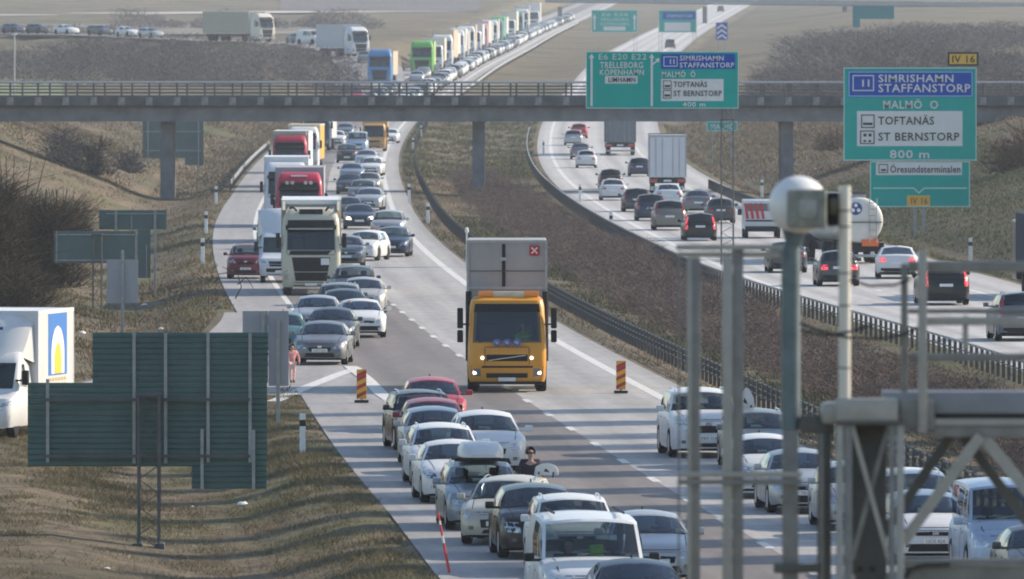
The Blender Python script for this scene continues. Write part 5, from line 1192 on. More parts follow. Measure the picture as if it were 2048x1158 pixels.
# --- fast lane queue behind the gantry, facing the camera
q1 = car('suv', WHT, 1418, 917, 'white crossover alone at the head of the inner lane queue', yaw=1.5, sc=1.0, face='C', plate='MKP 318')
q2 = car('wagon', GRY, 1532, 941, 'grey estate with a raised white tailgate behind the gantry posts', yaw=1); tailgate(q2, 'wagon', WHT, y0=-.15, w=.5, hgt=.48, fin=True)
q3 = car('hatch', WHT, 1545, 998, 'white hatchback just behind the blue gantry pole', yaw=1)
q4 = car('sedan', SIL, 1618, 1029, 'silver saloon crossed by the thick gantry pole', yaw=1, plate='TBC 692')
q5 = car('hatch', SIL, 1725, 1062, 'silver hatchback hidden by the braced gantry column', yaw=1)
q6 = car('wagon', WHT, 1850, 1082, 'white estate with a broad orange stripe on its bonnet', yaw=1)
MB().box(1.15, 1.75, -.72, .72, 0, .02).build('orange_stripe', mat('print_orange', (.75, .13, .03), .4), q6).location = (-.02, 0, .985)
q7 = car('hatch', WHT, 1872, 1130, 'white hatchback with a wide black grille below the gantry truss', yaw=1, plate='UOS 42A', over={'headlamp': M_LAMPD})
q8 = car('microbus', LBL, 2034, 1165, 'pale blue minibus beside the white hatchback under the gantry truss', yaw=.5, sc=.96)
q9 = car('sedan', DGR, 2118, 1205, 'dark saloon cut off by the frame beside the pale blue minibus', yaw=1)
sit(q7, 'hatch', 'driver in the white hatchback below the gantry truss', 1)

for o_, st_, lb_, tp_ in ((c5, 'hatch', 'driver of the glossy black hatchback', M_BLUETOP), (c6, 'wagon', 'driver of the pale beige estate', M_DARKTOP), (c8, 'sedan', 'driver of the white saloon ahead of the roof box car', M_DARKTOP), (c9, 'wagon', 'driver of the white estate behind the white saloon', M_BLUETOP), (c10, 'hatch', 'driver of the silver hatchback before the dark red roof', M_DARKTOP),
        (c14, 'hatch', 'driver of the bright red hatchback', M_DARKTOP), (u1, 'sedan', 'driver of the grey saloon turning onto the slip road', M_BLUETOP), (u2, 'sedan', 'driver of the dark grey saloon at the gore', M_DARKTOP), (u4, 'coupe', 'driver of the white sporty saloon', M_BLUETOP), (q1, 'suv', 'driver of the white crossover heading the inner queue', M_DARKTOP), (q4, 'sedan', 'driver of the silver saloon behind the gantry pole', M_BLUETOP)):
    sit(o_, st_, lb_, 1, tp_)
# --- outbound traffic, seen from behind
OB = dict(inbound=False)
car('hatch', WHT, 1173, 336, 'small white hatchback leading the outbound cars next to the grey trailer', **OB)
car('sedan', GRY, 1161, 319, 'grey saloon just ahead of the small white hatchback', **OB)
car('wagon', SIL, 1147, 291, 'silver estate at the bend of the outbound road', **OB)
car('hatch', REDP, 1158, 277, 'red hatchback ahead of the silver estate under the bridge', **OB)
car('hatch', DGR, 1222, 379, 'dark hatchback right ahead of the white saloon outbound', **OB)
car('sedan', WHT, 1227, 401, 'white saloon outbound at the barrier', **OB)
car('hatch', DBL, 1279, 353, 'dark blue hatchback squeezed beside the white trailer', **OB)
car('wagon', DGR, 1274, 424, 'dark estate ahead of the slate crossover outbound', **OB)
car('suv', DBL, 1302, 442, 'slate blue crossover between the dark estate and the taupe crossover', sc=.9, **OB)
car('suv', TAN, 1340, 461, 'taupe crossover behind the slate blue one', sc=.96, **OB)
car('sedan', WHT2, 1338, 412, 'white saloon in the shade behind the white trailer', **OB)
car('sedan', GRY, 1397, 427, 'mid grey saloon behind the white trailer', **OB)
car('hatch', DGR, 1442, 447, 'dark grey hatchback crossed by the lattice mast', **OB)
car('wagon', BLK, 1401, 482, 'black estate with tall red tail lamps beside the lattice mast', over={'tail_lamp': M_REDL}, **OB)
car('sedan', DGR, 1577, 546, 'dark saloon behind the thick blue pole', **OB)
car('hatch', DGR, 1679, 573, 'dark hatchback behind the slim white pole', sc=1.0, over={'tail_lamp': M_REDL}, **OB)
car('coupe', WHT, 1795, 558, 'white coupe with red lamps beside the tanker', over={'tail_lamp': M_REDL}, yaw=-3, sc=1.0, **OB)
car('suv', BLK, 1893, 611, 'black crossover with glowing red tail lamps', over={'tail_lamp': M_REDL}, sc=1.0, **OB)
car('suv', GRY, 2050, 683, 'grey crossover cut off by the picture edge below the gantry rail', sc=1.0, **OB)
def trailer(px, py, label, m, sc, top=3.9, frame=None, yaw=0.0, cabm=None, hw=1.27):
    p, h, rz = along(px, py, False, yaw); L = 13.0
    o = empty('lorry_trailer', p + h*0, rz, sc); tag(o, label, 'lorry')
    # local origin at the rear bumper, body ahead of it
    box_body(o, 0, L, hw, 1.05, top, m, frame or m, True); MB().box(.2, L - .5, -.85, .85, .7, 1.049).build('chassis', M_CHASSIS, o); tail_bar(o, .0, hw*.97, .82)
    lorry_wheels(o, [1.3, 2.6, 3.9, L + 1.4], 'mid'); MB().box(L + .4, L + 2.5, -1.2, 1.2, .6, 3.4, .1).build('cab', cabm or WHT, o); return o
trailer(1335, 386, 'white box trailer with red rear lamps heading away', M_WHITEBOX, .98, 3.9, M_STEEL, -1.2)
trailer(1240, 311, 'slate grey trailer disappearing under the bridge', mat('slate_tarp', (.13, .15, .17), .6, var=.1), 1.05, 3.9, mat('dark_frame', (.09, .09, .1), .6), -.8)
# works pick-up with red and white chevrons
p, h, rz = along(1526, 477, False, -.5); pk = empty('works_pickup', p, rz, 1.0); tag(pk, 'white works van with red and white stripes on its back doors', 'van')
MB().box(.1, 4.6, -.93, .93, .45, 1.95, .06).build('body', WHT2, pk, 40); MB().box(4.55, 5.4, -.9, .9, .45, 1.2, .06).build('bonnet', WHT2, pk, 40); MB().box(.02, .13, -.9, .9, .35, .62, .02).build('bumper', M_TRIM, pk, 40)
MB().box(.085, .11, -.85, .85, 1.4, 1.78).build('rear_window', mat('grey_van_glass', (.12, .13, .14), .15, coat=.8), pk); MB().box(.088, .105, -.88, .88, .86, .95).build('dark_strip', M_TRIM, pk)
for k in range(4):
    a = -.1 + k*.27; MB().prism([(a, 1.0), (a + .14, 1.0), (a + .27, 1.80), (a + .13, 1.80)], 'x', .06, .082).build('red_stripe', M_SIGNRED, pk)
for e in (-1, 1):
    MB().box(2.9, 3.1, e*.98, e*1.2, 1.15, 1.45, .03).build('mirror', M_TRIM, pk)
    for x in (1.0, 4.4):
        w_ = obj('wheel', _bt, M_TYRE, pk, (x, e*.82, .34)); w_.scale = (.68, .6, .68)
# tanker
p, h, rz = along(1722, 528, False, 6); tk = empty('tanker_lorry', p, rz, .96); tag(tk, 'white tanker lorry with a round tank end and orange hazard plate', 'lorry')
M_TANK = mat('tank_white', (.68, .66, .60), .4, var=.05)
MB().lathe([(.30, .0), (.80, .03), (1.0, .08), (1.07, .15), (1.10, .26), (1.10, 10.4), (.9, 10.7)], 'x', 28, (0, 0, 2.05)).build('tank', M_TANK, tk, 50)
MB().lathe([(1.104, .8), (1.12, .8), (1.12, .9), (1.104, .9)], 'x', 28, (0, 0, 2.05)).build('tank_band', M_STEEL, tk, 50); MB().box(-.10, .25, -1.0, 1.0, 1.95, 2.0).build('hose_shelf', M_DSTEEL, tk); MB().box(.05, .5, -1.12, 1.12, .55, 1.0, .03).build('rear_skirt', M_TRIM, tk); MB().tube([(-.06, -.75, 1.0), (-.06, -.75, 3.1)], .025, 5).build('ladder_rail', M_STEEL, tk); MB().tube([(-.06, -.4, 1.0), (-.06, -.4, 3.1)], .025, 5).build('ladder_rail', M_STEEL, tk)
for z in (1.3, 1.6, 2.3, 2.6, 2.9): MB().tube([(-.06, -.75, z), (-.06, -.4, z)], .018, 5).build('ladder_rung', M_STEEL, tk)
for e in (-1, 1): MB().box(1.0, 4.7, e*.82, e*1.18, 1.05, 1.12).build('mudguard', M_TRIM, tk)
MB().box(.7, 10, -.35, .35, 3.12, 3.28).build('walkway', M_STEEL, tk); MB().box(.6, .66, -.35, .35, 3.281, 3.42).build('walkway_rail', M_DSTEEL, tk)
MB().box(.3, 11, -.8, .8, .55, .95).build('chassis', M_CHASSIS, tk); tail_bar(tk, .15, 1.1, .72)
MB().box(.0, .03, -.85, -.05, .84, 1.16).build('hazard_plate', mat('hazard_orange', (.78, .16, .03), .5), tk)
lg = MB().lathe([(.30, 0), (.30, .02)], 'x', 20, (.0, .25, 2.62)).build('round_emblem', M_NAVY, tk, 40); lg.location = (-.03, 0, 0)
for k in range(3):
    t = R(90 + 120*k); MB().lathe([(.09, 0), (.08, .015)], 'x', 12, (-.016, .25 + .155*math.cos(t), 2.62 + .155*math.sin(t))).build('emblem_lobe', M_WHITEP, lg, 40)
lorry_wheels(tk, [1.5, 2.8, 4.1], 'near', 1.0); lorry_wheels(tk, [8.6, 12.4], 'near', 1.05); MB().box(11.6, 13.6, -1.15, 1.15, .6, 2.9, .12).build('cab', DBL, tk, 40)
# dark lorry at the picture edge
p, h, rz = along(2136, 600, False); dl = empty('lorry_trailer', p, rz, 1.0); tag(dl, 'dark lorry tail at the picture edge above the grey crossover', 'lorry')
box_body(dl, 0, 9, 1.25, 1.0, 3.4, mat('dull_slate', (.03, .04, .06), .8, spec=.1), M_DSTEEL, True); MB().box(.2, 11, -.85, .85, .6, .999).build('chassis', M_CHASSIS, dl); lorry_wheels(dl, [1.2, 7], 'mid'); tail_bar(dl, 0, 1.2); MB().box(9.4, 11.4, -1.2, 1.2, .6, 3.0, .1).build('cab', BLK, dl)

# --- the queue beyond the bridge
rf = random.Random(11)
FAR_P = {'white': WHT, 'silver': SIL, 'grey': GRY, 'dark': DGR, 'black': BLK, 'blue': DBL}
FAR_LIST = []
def far_car(Y, u, col, st, yaw=0.0, extra=0.0):
    h = heading(c_in, Y, -1); c = Vector((float(c_in(Y)) + u, Y, rdz(Y) + .02 + extra))
    o = place_car(st, FAR_P[col], c, math.atan2(h.y, h.x) + R(yaw), 'x', 'far', 1.03, group='cars in the far queue beyond the bridge'); FAR_LIST.append((Y, col, st, o)); return o
y = 1236.0
while y < 2750:
    far_car(y, -2.0 + rf.uniform(-.2, .2), rf.choice(['white', 'silver', 'white', 'grey', 'dark', 'black', 'blue', 'silver', 'white']), rf.choice(['sedan', 'wagon', 'hatch', 'suv'])); y += rf.uniform(7.6, 11) if y < 1900 else rf.uniform(11, 15)
for y in (1238, 1258, 1275, 1296, 1312, 1335, 1352, 1372, 1388, 1405): far_car(y, -6.0 + rf.uniform(-.2, .2), rf.choice(['white', 'silver', 'grey', 'dark']), rf.choice(['sedan', 'wagon', 'hatch']))
for y in (1625, 1712, 1850, 1950): far_car(y, -6.2, rf.choice(['dark', 'grey', 'white']), 'suv')
for y in (1490, 1502, 1513, 1524): far_car(y, -5.6, rf.choice(['dark', 'grey', 'silver']), 'sedan')
BLT = paint('lorry_blue', (.06, .20, .42)); GRT = paint('lorry_green', (.13, .42, .07)); PNK = paint('lorry_pink', (.50, .22, .28)); TLT = paint('lorry_teal', (.10, .24, .26)); PEACH = paint('peach_box', (.62, .48, .34)); IVO = paint('ivory_box', (.64, .60, .50))
FL = [(1462, BLT, PEACH, 'blue lorry with a peach body, first beyond the bridge', 4.0), (1556, GRT, paint('lime_box', (.50, .58, .22)), 'bright green lorry with a lime side beyond the bridge', 4.0),
      (1598, WHT, IVO, 'ivory lorry directly behind the bright green one', 4.0), (1640, WHT, PEACH, 'peach sided lorry, second behind the bright green one', 4.1), (1688, TLT, WHT, 'dark fronted lorry, third behind the bright green one', 4.1),
      (1730, WHT, IVO, 'long ivory lorry, fourth behind the bright green one', 4.1), (1772, WHT, IVO, 'ivory lorry, fifth behind the bright green one', 4.1), (1822, WHT, PEACH, 'peach lorry, sixth behind the bright green one', 4.1),
      (1870, WHT, WHT, 'white lorry just ahead of the pink one', 4.1), (1920, PNK, IVO, 'pink fronted lorry in the far queue', 4.1), (1972, WHT, WHT, 'white lorry just behind the pink one', 4.1), (2030, WHT, IVO, 'ivory lorry, second behind the pink one', 4.1),
      (2095, TLT, TLT, 'teal lorry high up in the far queue', 4.1), (2160, GRT, WHT, 'green fronted lorry behind the teal one', 4.1), (2235, WHT, IVO, 'ivory lorry, second behind the teal one', 4.1), (2320, TLT, WHT, 'teal and white lorry near the top of the queue', 4.1),
      (2410, WHT, IVO, 'ivory lorry near the top of the queue', 4.1), (2510, WHT, WHT, 'white lorry at the very top of the queue', 4.1)]
rl = random.Random(4)
for Y, cm, bm_, lb_, tp in FL:
    h = heading(c_in, Y, -1); lorry(cm, bm_, Vector((float(c_in(Y)) - (9.3 if Y < 1500 else 6.3) + rl.uniform(-.35, .35), Y, rdz(Y) + .02)), math.atan2(h.y, h.x) + R(rl.uniform(-1.2, .6)), lb_, 1.2, 'mid' if rl.random() < .22 else 'tall', 'far', rl.choice([7.0, 11, 12.5, 12.5]), tp*rl.uniform(.86, 1.08), group='lorries queueing beyond the bridge')
# each far car is named by the lorry it stands beside
_ord = ['', 'second ', 'third ', 'fourth ', 'fifth ', 'sixth ', 'seventh ', 'eighth ', 'ninth ', 'tenth ']; _seen = {}
_sty = {'sedan': 'saloon', 'wagon': 'estate', 'hatch': 'hatchback', 'suv': 'crossover'}; _ref = ['before the blue lorry beyond the bridge', 'between the blue and the bright green lorry', 'beside the bright green lorry', 'beside the ivory lorry behind the green one', 'beside the peach sided far lorry', 'beside the dark fronted far lorry', 'beside the long ivory far lorry', 'beside the fifth far lorry behind the green one',
        'beside the peach far lorry', 'beside the white far lorry ahead of the pink', 'beside the pink fronted far lorry', 'beside the white far lorry behind the pink', 'beside the second far lorry behind the pink', 'beside the teal far lorry', 'beside the green fronted far lorry', 'beside the second far lorry behind the teal', 'beside the teal and white far lorry', 'beside the topmost ivory far lorry', 'at the very top of the far queue']
for Y, col, st, o in sorted(FAR_LIST, key=lambda q: q[0]):
    k = sum(1 for f_ in FL if f_[0] <= Y + 4); k = min(k, len(_ref) - 1); key = (col, st, k); n = _seen.get(key, 0); _seen[key] = n + 1
    o['label'] = f'{_ord[n]}small {col} {_sty[st]} {_ref[k]}'
car('hatch', REDP, 712, 205, 'red van roof showing over the bridge railing', lod='far', sc=1.0)
# slip road traffic beyond the bridge
def on_far_ramp(Y):
    fy = [p[1] for p in FAR_RAMP[::-1]]; P = FAR_RAMP[::-1]
    x = float(np.interp(Y, fy, [p[0] for p in P])); z = float(np.interp(Y, fy, [p[2] for p in P])); x2 = float(np.interp(Y - 6, fy, [p[0] for p in P])); h = Vector((x2 - x, -6, 0)).normalized(); return Vector((x, Y, z + .02)), h
for Y, col, lb_ in ((1548, 'grey', 'small grey car descending the far slip road ahead of the grey lorry'), (1622, 'dark', 'small dark car beside the white van on the far slip road'), (1668, 'silver', 'small silver car behind the cream lorry on the far slip road'), (1673, 'white', 'small white car well behind the cream lorry on the far slip road'),
                 (1679, 'dark', 'dark car queueing on the far slip road by the big white car'), (1686, 'white', 'white car on the far slip road near the frame edge'), (1692, 'black', 'black car farthest back on the far slip road'), (1697, 'blue', 'blue car on the far slip road at the frame edge'), (1701, 'grey', 'grey car on the far slip road at the very frame edge')):
    p, h = on_far_ramp(Y); place_car(rf.choice(['sedan', 'wagon', 'hatch']), FAR_P[col], p, math.atan2(h.y, h.x), lb_, 'far', .98, group='cars on the far slip road')
p, h = on_far_ramp(1558); p.z += .25; lorry(WHT2, paint('pale_grey_box', (.44, .46, .50)), p, math.atan2(h.y, h.x) + R(24), 'pale grey box lorry on the far slip road', 1.05, 'tall', 'mid', 7.5, 4.0)
p, h = on_far_ramp(1636); lorry(IVO, paint('straw_tarp', (.34, .31, .24)), p, math.atan2(h.y, h.x) + R(16), 'cream lorry with a straw coloured trailer on the far slip road', 1.05, 'tall', 'mid', 11.5, 4.0, frame=WHT)
p, h = on_far_ramp(1614); place_car('van', WHT, p, math.atan2(h.y, h.x) + R(22), 'white van between the two lorries on the far slip road', 'far', 1.0)
# far outbound cars
for px, py, st, m_, lb_ in ((1340, 97, 'suv', DGR, 'dark van framed just above the big green road sign'), (1441, 24, 'suv', DGR, 'dark vehicle far up the outbound road under the top bridge')):
    car(st, m_, px, py, lb_, False, lod='far')
# ---------------------------------------------------------------- vegetation (bare spring twigs and dry grass)
def twig_mat(name, c1, c2, scale=.5):
    return mat(name, c1, .9, col2=c2, scale=scale, spec=.1, detail=6)
def twigs(base, tip, w, rng):
    """one thin triangle per twig: base (n,3), tip (n,3), widths (n,)"""
    n = len(base); d = tip - base; a = rng.normal(size=(n, 3)); s = np.cross(d, a); s /= np.linalg.norm(s, axis=1)[:, None] + 1e-9; s *= w[:, None]/2
    return np.concatenate([base - s, base + s, tip]), np.stack([np.arange(n), np.arange(n) + n, np.arange(n) + 2*n], 1)
def thicket_mesh(name, cx, cy, cz, h, r, per, w, rng, spread=.9, origin=(0, 0, 0)):
    """bushes at arrays cx, cy, cz with heights h and radii r; per = twigs a bush"""
    n = len(cx); m = n*per; i = np.repeat(np.arange(n), per)
    th = rng.uniform(0, 2*math.pi, m); q = np.sqrt(rng.uniform(0, 1, m)); lv = rng.uniform(0, 1, m)
    z0 = lv**1.3*.75; dome = np.sqrt(np.clip(1 - (z0/1.05)**2, .05, 1))
    bx = cx[i] + np.cos(th)*q*r[i]*.75*dome; by = cy[i] + np.sin(th)*q*r[i]*.75*dome; bz = cz[i] + z0*h[i] - .05
    L = h[i]*rng.uniform(.10, .30, m); up = rng.uniform(.05, 1.0, m)
    tx = bx + (np.cos(th)*spread*q + rng.normal(0, .75, m))*L*.8; ty = by + (np.sin(th)*spread*q + rng.normal(0, .75, m))*L*.8; tz = bz + L*up
    b = np.stack([bx, by, bz], 1) - np.array(origin); t = np.stack([tx, ty, tz], 1) - np.array(origin)
    v, f = twigs(b, t, w*rng.uniform(.6, 1.5, m), rng); return fast_mesh(name, v, f)
M_HEDGE = twig_mat('hedge_twigs', (.105, .080, .072), (.195, .148, .128), .25); M_BUSH = twig_mat('dark_bush_twigs', (.030, .024, .016), (.105, .078, .050), .4); M_GREYB = twig_mat('grey_thicket_twigs', (.085, .074, .074), (.125, .106, .102), .05); M_REDB = twig_mat('russet_twigs', (.10, .065, .05), (.20, .13, .09), .2)
# hedge in the central reserve
rg_ = np.random.default_rng(3); cx = []; cy = []; hh = []; rr = []
y = 232.0
while y < 905:
    wd = np.interp(y, [232, 420, 560, 800, 905], [3.4, 3.9, 4.4, 4.4, 2.6]); mid = np.interp(y, [232, 420, 560, 760, 905], [7.2, 7.2, 7.9, 7.2, 6.6]); n = 4 if y < 600 else 3
    for k in range(n):
        cx.append(float(c_in(y)) + mid + wd*(-.5 + (k + rg_.uniform(.1, .9))/n)); cy.append(y + rg_.uniform(-.8, .8)); hh.append(rg_.uniform(.75, 1.2) + .18*math.sin(y*.06) + .15*math.sin(y*.23)); rr.append(rg_.uniform(.7, 1.1))
    y += 1.15 if y < 600 else 1.9
cx, cy, hh, rr = map(np.array, (cx, cy, hh, rr)); cz = ground_z(cx, cy)
tag(obj('hedge', thicket_mesh('hedge', cx, cy, cz, hh, rr, 240, .015, rg_), M_HEDGE), 'long brown leafless hedge filling the central reserve between the carriageways', 'hedge', kind='stuff')
# single bare shrubs
def shrub(x, y, h, r, n, m, label, w=.035, seed=1, name='bare_shrub', group=None):
    rng = np.random.default_rng(seed); z = gz(x, y); o = empty(name, (x, y, z)); tag(o, label, 'shrub', group)
    st = MB()
    for k in range(9):
        a = rng.uniform(0, 2*math.pi); d = rng.uniform(.2, .7)*r; st.tube([(math.cos(a)*.15, math.sin(a)*.15, -.2), (math.cos(a)*d*.5, math.sin(a)*d*.5, h*.35), (math.cos(a)*d, math.sin(a)*d, h*.8)], .05, 5, True, .012)
    st.build('stems', m, o)
    nb = 10; a = rng.uniform(0, 2*math.pi, nb); q = np.sqrt(rng.uniform(0, 1, nb))*r*.62; bh = h*rng.uniform(.62, 1.0, nb)*(1 - .35*(q/r)**2)
    obj('crown', thicket_mesh('crown', np.cos(a)*q, np.sin(a)*q, np.zeros(nb), bh, np.full(nb, r*.55), n//nb, w, rng, 1.0), m, o); return o
def at_px(px, py, lo=100): Y = base_Y(px, py, lo); return (px - 1024)/FPX*Y, Y
for i, (px, py, h, r, n, lb_) in enumerate(((20, 560, 6.4, 2.6, 4200, 'tallest dark bare shrub at the picture edge above the box van'), (85, 575, 5.0, 2.0, 3600, 'dark bare shrub with a round crown beside the wide green sign back'), (-30, 600, 5.6, 2.4, 3200, 'dark bare shrub cut off by the frame above the box van'), (120, 520, 4.2, 1.7, 2400, 'smaller dark bare shrub reaching towards the stepped sign back'), (40, 640, 2.6, 1.8, 2000, 'low brown shrub just above the box van roof'))):
    x, Y = at_px(px, py); shrub(x, Y, h, r, int(n*2.4), M_BUSH, lb_, .024, 20 + i, group='dark shrubs at the verge')
for i, (px, py, h, r, lb_) in enumerate(((190, 350, 3.6, 2.4, 'greyish bare shrub on the embankment below the bridge shadow'), (120, 330, 3.4, 2.2, 'grey bare shrub on the embankment, higher up beside the dark shrubs'), (255, 345, 2.4, 1.6, 'small grey bare shrub nearest the bridge pillar'))):
    x, Y = at_px(px, py, 600); shrub(x, Y, h, r, 1500, M_GREYB, lb_, .05, 40 + i, group='grey shrubs on the embankment')
for i, (px, py, h, r, lb_) in enumerate(((2010, 345, 2.6, 1.8, 'russet bare shrub on the bank behind the big direction sign'), (2060, 330, 3.2, 2.2, 'russet bare shrub at the frame edge behind the big direction sign'), (1670, 300, 2.2, 1.8, 'russet shrub on the bank between bridge pillar and direction sign'))):
    x, Y = at_px(px, py, 560); shrub(x, Y, h, r, 1300, M_REDB, lb_, .05, 60 + i, group='russet shrubs on the outer bank')
# far thickets
def far_thicket(name, label, px0, px1, Y0, Y1, n, hf, m, per=70, w=.09, seed=5):
    rng = np.random.default_rng(seed); px = rng.uniform(px0, px1, n); Y = rng.uniform(Y0, Y1, n); X = (px - 1024)/FPX*Y
    Z = ground_z(X, Y); h = np.array([hf(p)*rng.uniform(.7, 1.1) for p in px]); keep = h > .3; X, Y, Z, h = X[keep], Y[keep], Z[keep], h[keep]
    tag(obj(name, thicket_mesh(name, X, Y, Z, h, h*.75 + .5, per, w, rng), m), label, 'thicket', kind='stuff')
far_thicket('thicket', 'dim grey leafless thicket below the far slip road', -30, 735, 1400, 1570, 620, lambda p: np.interp(p, [-30, 60, 140, 330, 480, 640, 735], [1.4, 2.2, 3.7, 3.9, 3.3, 2.6, 1.4]), M_GREYB, 110, .06)
far_thicket('thicket', 'rounded grey thicket between the outbound road and the big direction sign', 1500, 2080, 1180, 1360, 420, lambda p: np.interp(p, [1500, 1560, 1650, 1760, 1900, 2080], [2.0, 5.0, 7.2, 7.0, 5.8, 4.0]), M_GREYB, 110, .06, seed=6)
far_thicket('thicket', 'long grey scrub line behind the lorries on the far slip road', 240, 760, 2180, 2260, 150, lambda p: 3.2 + 1.5*math.sin(p*.03), M_GREYB, 90, .08, seed=9)
far_thicket('thicket', 'grey thicket on the far bank between the outbound road and the frame', 1560, 2090, 1600, 1740, 240, lambda p: 3.4, M_GREYB, 90, .08, seed=10)
far_thicket('thicket', 'low grey scrub at the far edge of the field', -40, 260, 1960, 2020, 90, lambda p: 2.6, M_GREYB, seed=7)
far_thicket('thicket', 'dark distant scrub line beyond the outbound fields', 1800, 2090, 1750, 1850, 110, lambda p: 3.0, M_GREYB, seed=8)
# grass
def grass(name, label, X, Y, h, w, m, seed):
    rng = np.random.default_rng(seed); n = len(X); Z = ground_z(X, Y); b = np.stack([X, Y, Z - .01], 1); L = h*rng.uniform(.4, 1.3, n)*(1 + .5*np.sin(X*1.3 + Y*.4)*np.sin(Y*.31))
    t = b + np.stack([rng.normal(0, .55, n)*L, rng.normal(0, .55, n)*L, L], 1); v, f = twigs(b, t, w*rng.uniform(.6, 1.4, n), rng)
    tag(obj(name, fast_mesh(name, v, f), m), label, 'grass', kind='stuff')
def scatter(n, y0, y1, xf0, xf1, seed, clump=0.0):
    rng = np.random.default_rng(seed); Y = rng.uniform(y0, y1, n); a = np.array(xf0(Y)); b = np.array(xf1(Y)); X = a + (b - a)*rng.uniform(0, 1, n)
    if clump: c = np.sin(X*2.1 + np.sin(Y*.7)*2)*np.sin(Y*.55 + X*.9) + .7*np.sin(X*.55 + 1.3*np.sin(Y*.11))*np.sin(Y*.13 + X*.3) + rng.normal(0, .4, n); k = c > clump; X, Y = X[k], Y[k]
    return X, Y
M_GR1 = mat('tufts_olive', (.095, .110, .042), .95, col2=(.185, .150, .088), scale=.28, spec=.1); M_GR2 = mat('tufts_straw', (.245, .185, .112), .95, col2=(.155, .118, .072), scale=.6, spec=.1)
def clear_ramp(X, Y, lim=RAMP_W + .25):
    a = _lx(np.clip(Y, 130, 470)) - .3; b = np.minimum(ramp_x(np.clip(Y, 130, 470)) + RAMP_W, c_in(Y) - 8.15) + .3
    k = ~((X > a) & (X < b) & (Y < 452)); return X[k], Y[k]
lf = lambda Y: c_in(Y) - LEf(Y) - .12 + .10*np.sin(Y*1.7) + .06*np.sin(Y*4.1)
X, Y = clear_ramp(*scatter(230000, 218, 348, lambda Y: np.full_like(Y, -15.5), lf, 1, -.2)); grass('grass', 'short green and olive grass on the bank around the huge sign board', X, Y, .09, .013, M_GR1, 1)
X, Y = clear_ramp(*scatter(170000, 218, 348, lambda Y: np.full_like(Y, -15.5), lf, 2, .1)); grass('grass', 'dry straw coloured grass on the bank around the huge sign board', X, Y, .10, .012, M_GR2, 2)
X, Y = clear_ramp(*scatter(120000, 348, 800, lambda Y: c_in(Y) - LE - np.interp(Y, [348, 800], [13, 26]), lf, 3, .1)); grass('grass', 'dry grass on the verge beyond the slip road', X, Y, .17, .035, M_GR2, 3)
X, Y = clear_ramp(*scatter(90000, 348, 640, lambda Y: c_in(Y) - LE - np.interp(Y, [348, 800], [13, 26]), lf, 4, .2)); grass('grass', 'olive grass on the verge beyond the slip road', X, Y, .16, .035, M_GR1, 4)
X, Y = scatter(90000, 232, 900, lambda Y: c_in(Y) + 1.3, lambda Y: r_in(Y) - 1.3, 5, .1); grass('grass', 'dry grass strips on the central reserve', X, Y, .18, .035, M_GR2, 5)
X, Y = scatter(60000, 232, 700, lambda Y: c_in(Y) + 3.4, lambda Y: c_in(Y) + 5.8, 6, .1); grass('grass', 'dark green grass strip beside the inner barrier', X, Y, .15, .035, mat('tufts_green', (.06, .075, .04), .95, col2=(.09, .095, .05), scale=.5), 6)
X, Y = scatter(60000, 480, 760, lambda Y: r_in(Y) + RE + .3, lambda Y: r_in(Y) + RE + 14, 7, .0); grass('grass', 'fresh green grass on the outer bank below the direction sign', X, Y, .18, .04, mat('tufts_fresh', (.075, .10, .035), .95, col2=(.16, .14, .065), scale=.25), 7)
X, Y = scatter(70000, 800, 1300, lambda Y: c_in(Y) - LE - 30, lambda Y: c_in(Y) - LE - .4, 8, .0); grass('grass', 'grey brown grass beyond the bridge on the jam side', X, Y, .25, .08, M_GR2, 8)
X, Y = scatter(50000, 880, 1300, lambda Y: c_in(Y) + 1.6, lambda Y: r_in(Y) - 1.6, 9, .1); grass('grass', 'grey brown grass on the central reserve beyond the bridge', X, Y, .25, .08, M_GR1, 9)
X, Y = scatter(50000, 760, 1200, lambda Y: r_in(Y) + RE + .6, lambda Y: r_in(Y) + RE + 26, 10, .0); grass('grass', 'dry grass on the outer bank beyond the bridge', X, Y, .25, .08, M_GR2, 10)
# dead stalks along the ditch
X, Y = clear_ramp(*scatter(7000, 222, 345, lambda Y: np.full_like(Y, -14.5), lambda Y: c_in(Y) - LEf(Y) - 1.2, 12, .75)); grass('dead_stalks', 'pale dead stalks standing in the grass around the sign board', X, Y, .34, .014, M_REDB, 12)
X, Y = clear_ramp(*scatter(9000, 348, 700, lambda Y: c_in(Y) - LE - 18, lambda Y: c_in(Y) - LE - 1.5, 13, .6)); grass('dead_stalks', 'pale dead stalks on the verge beyond the slip road', X, Y, .5, .03, M_REDB, 13)
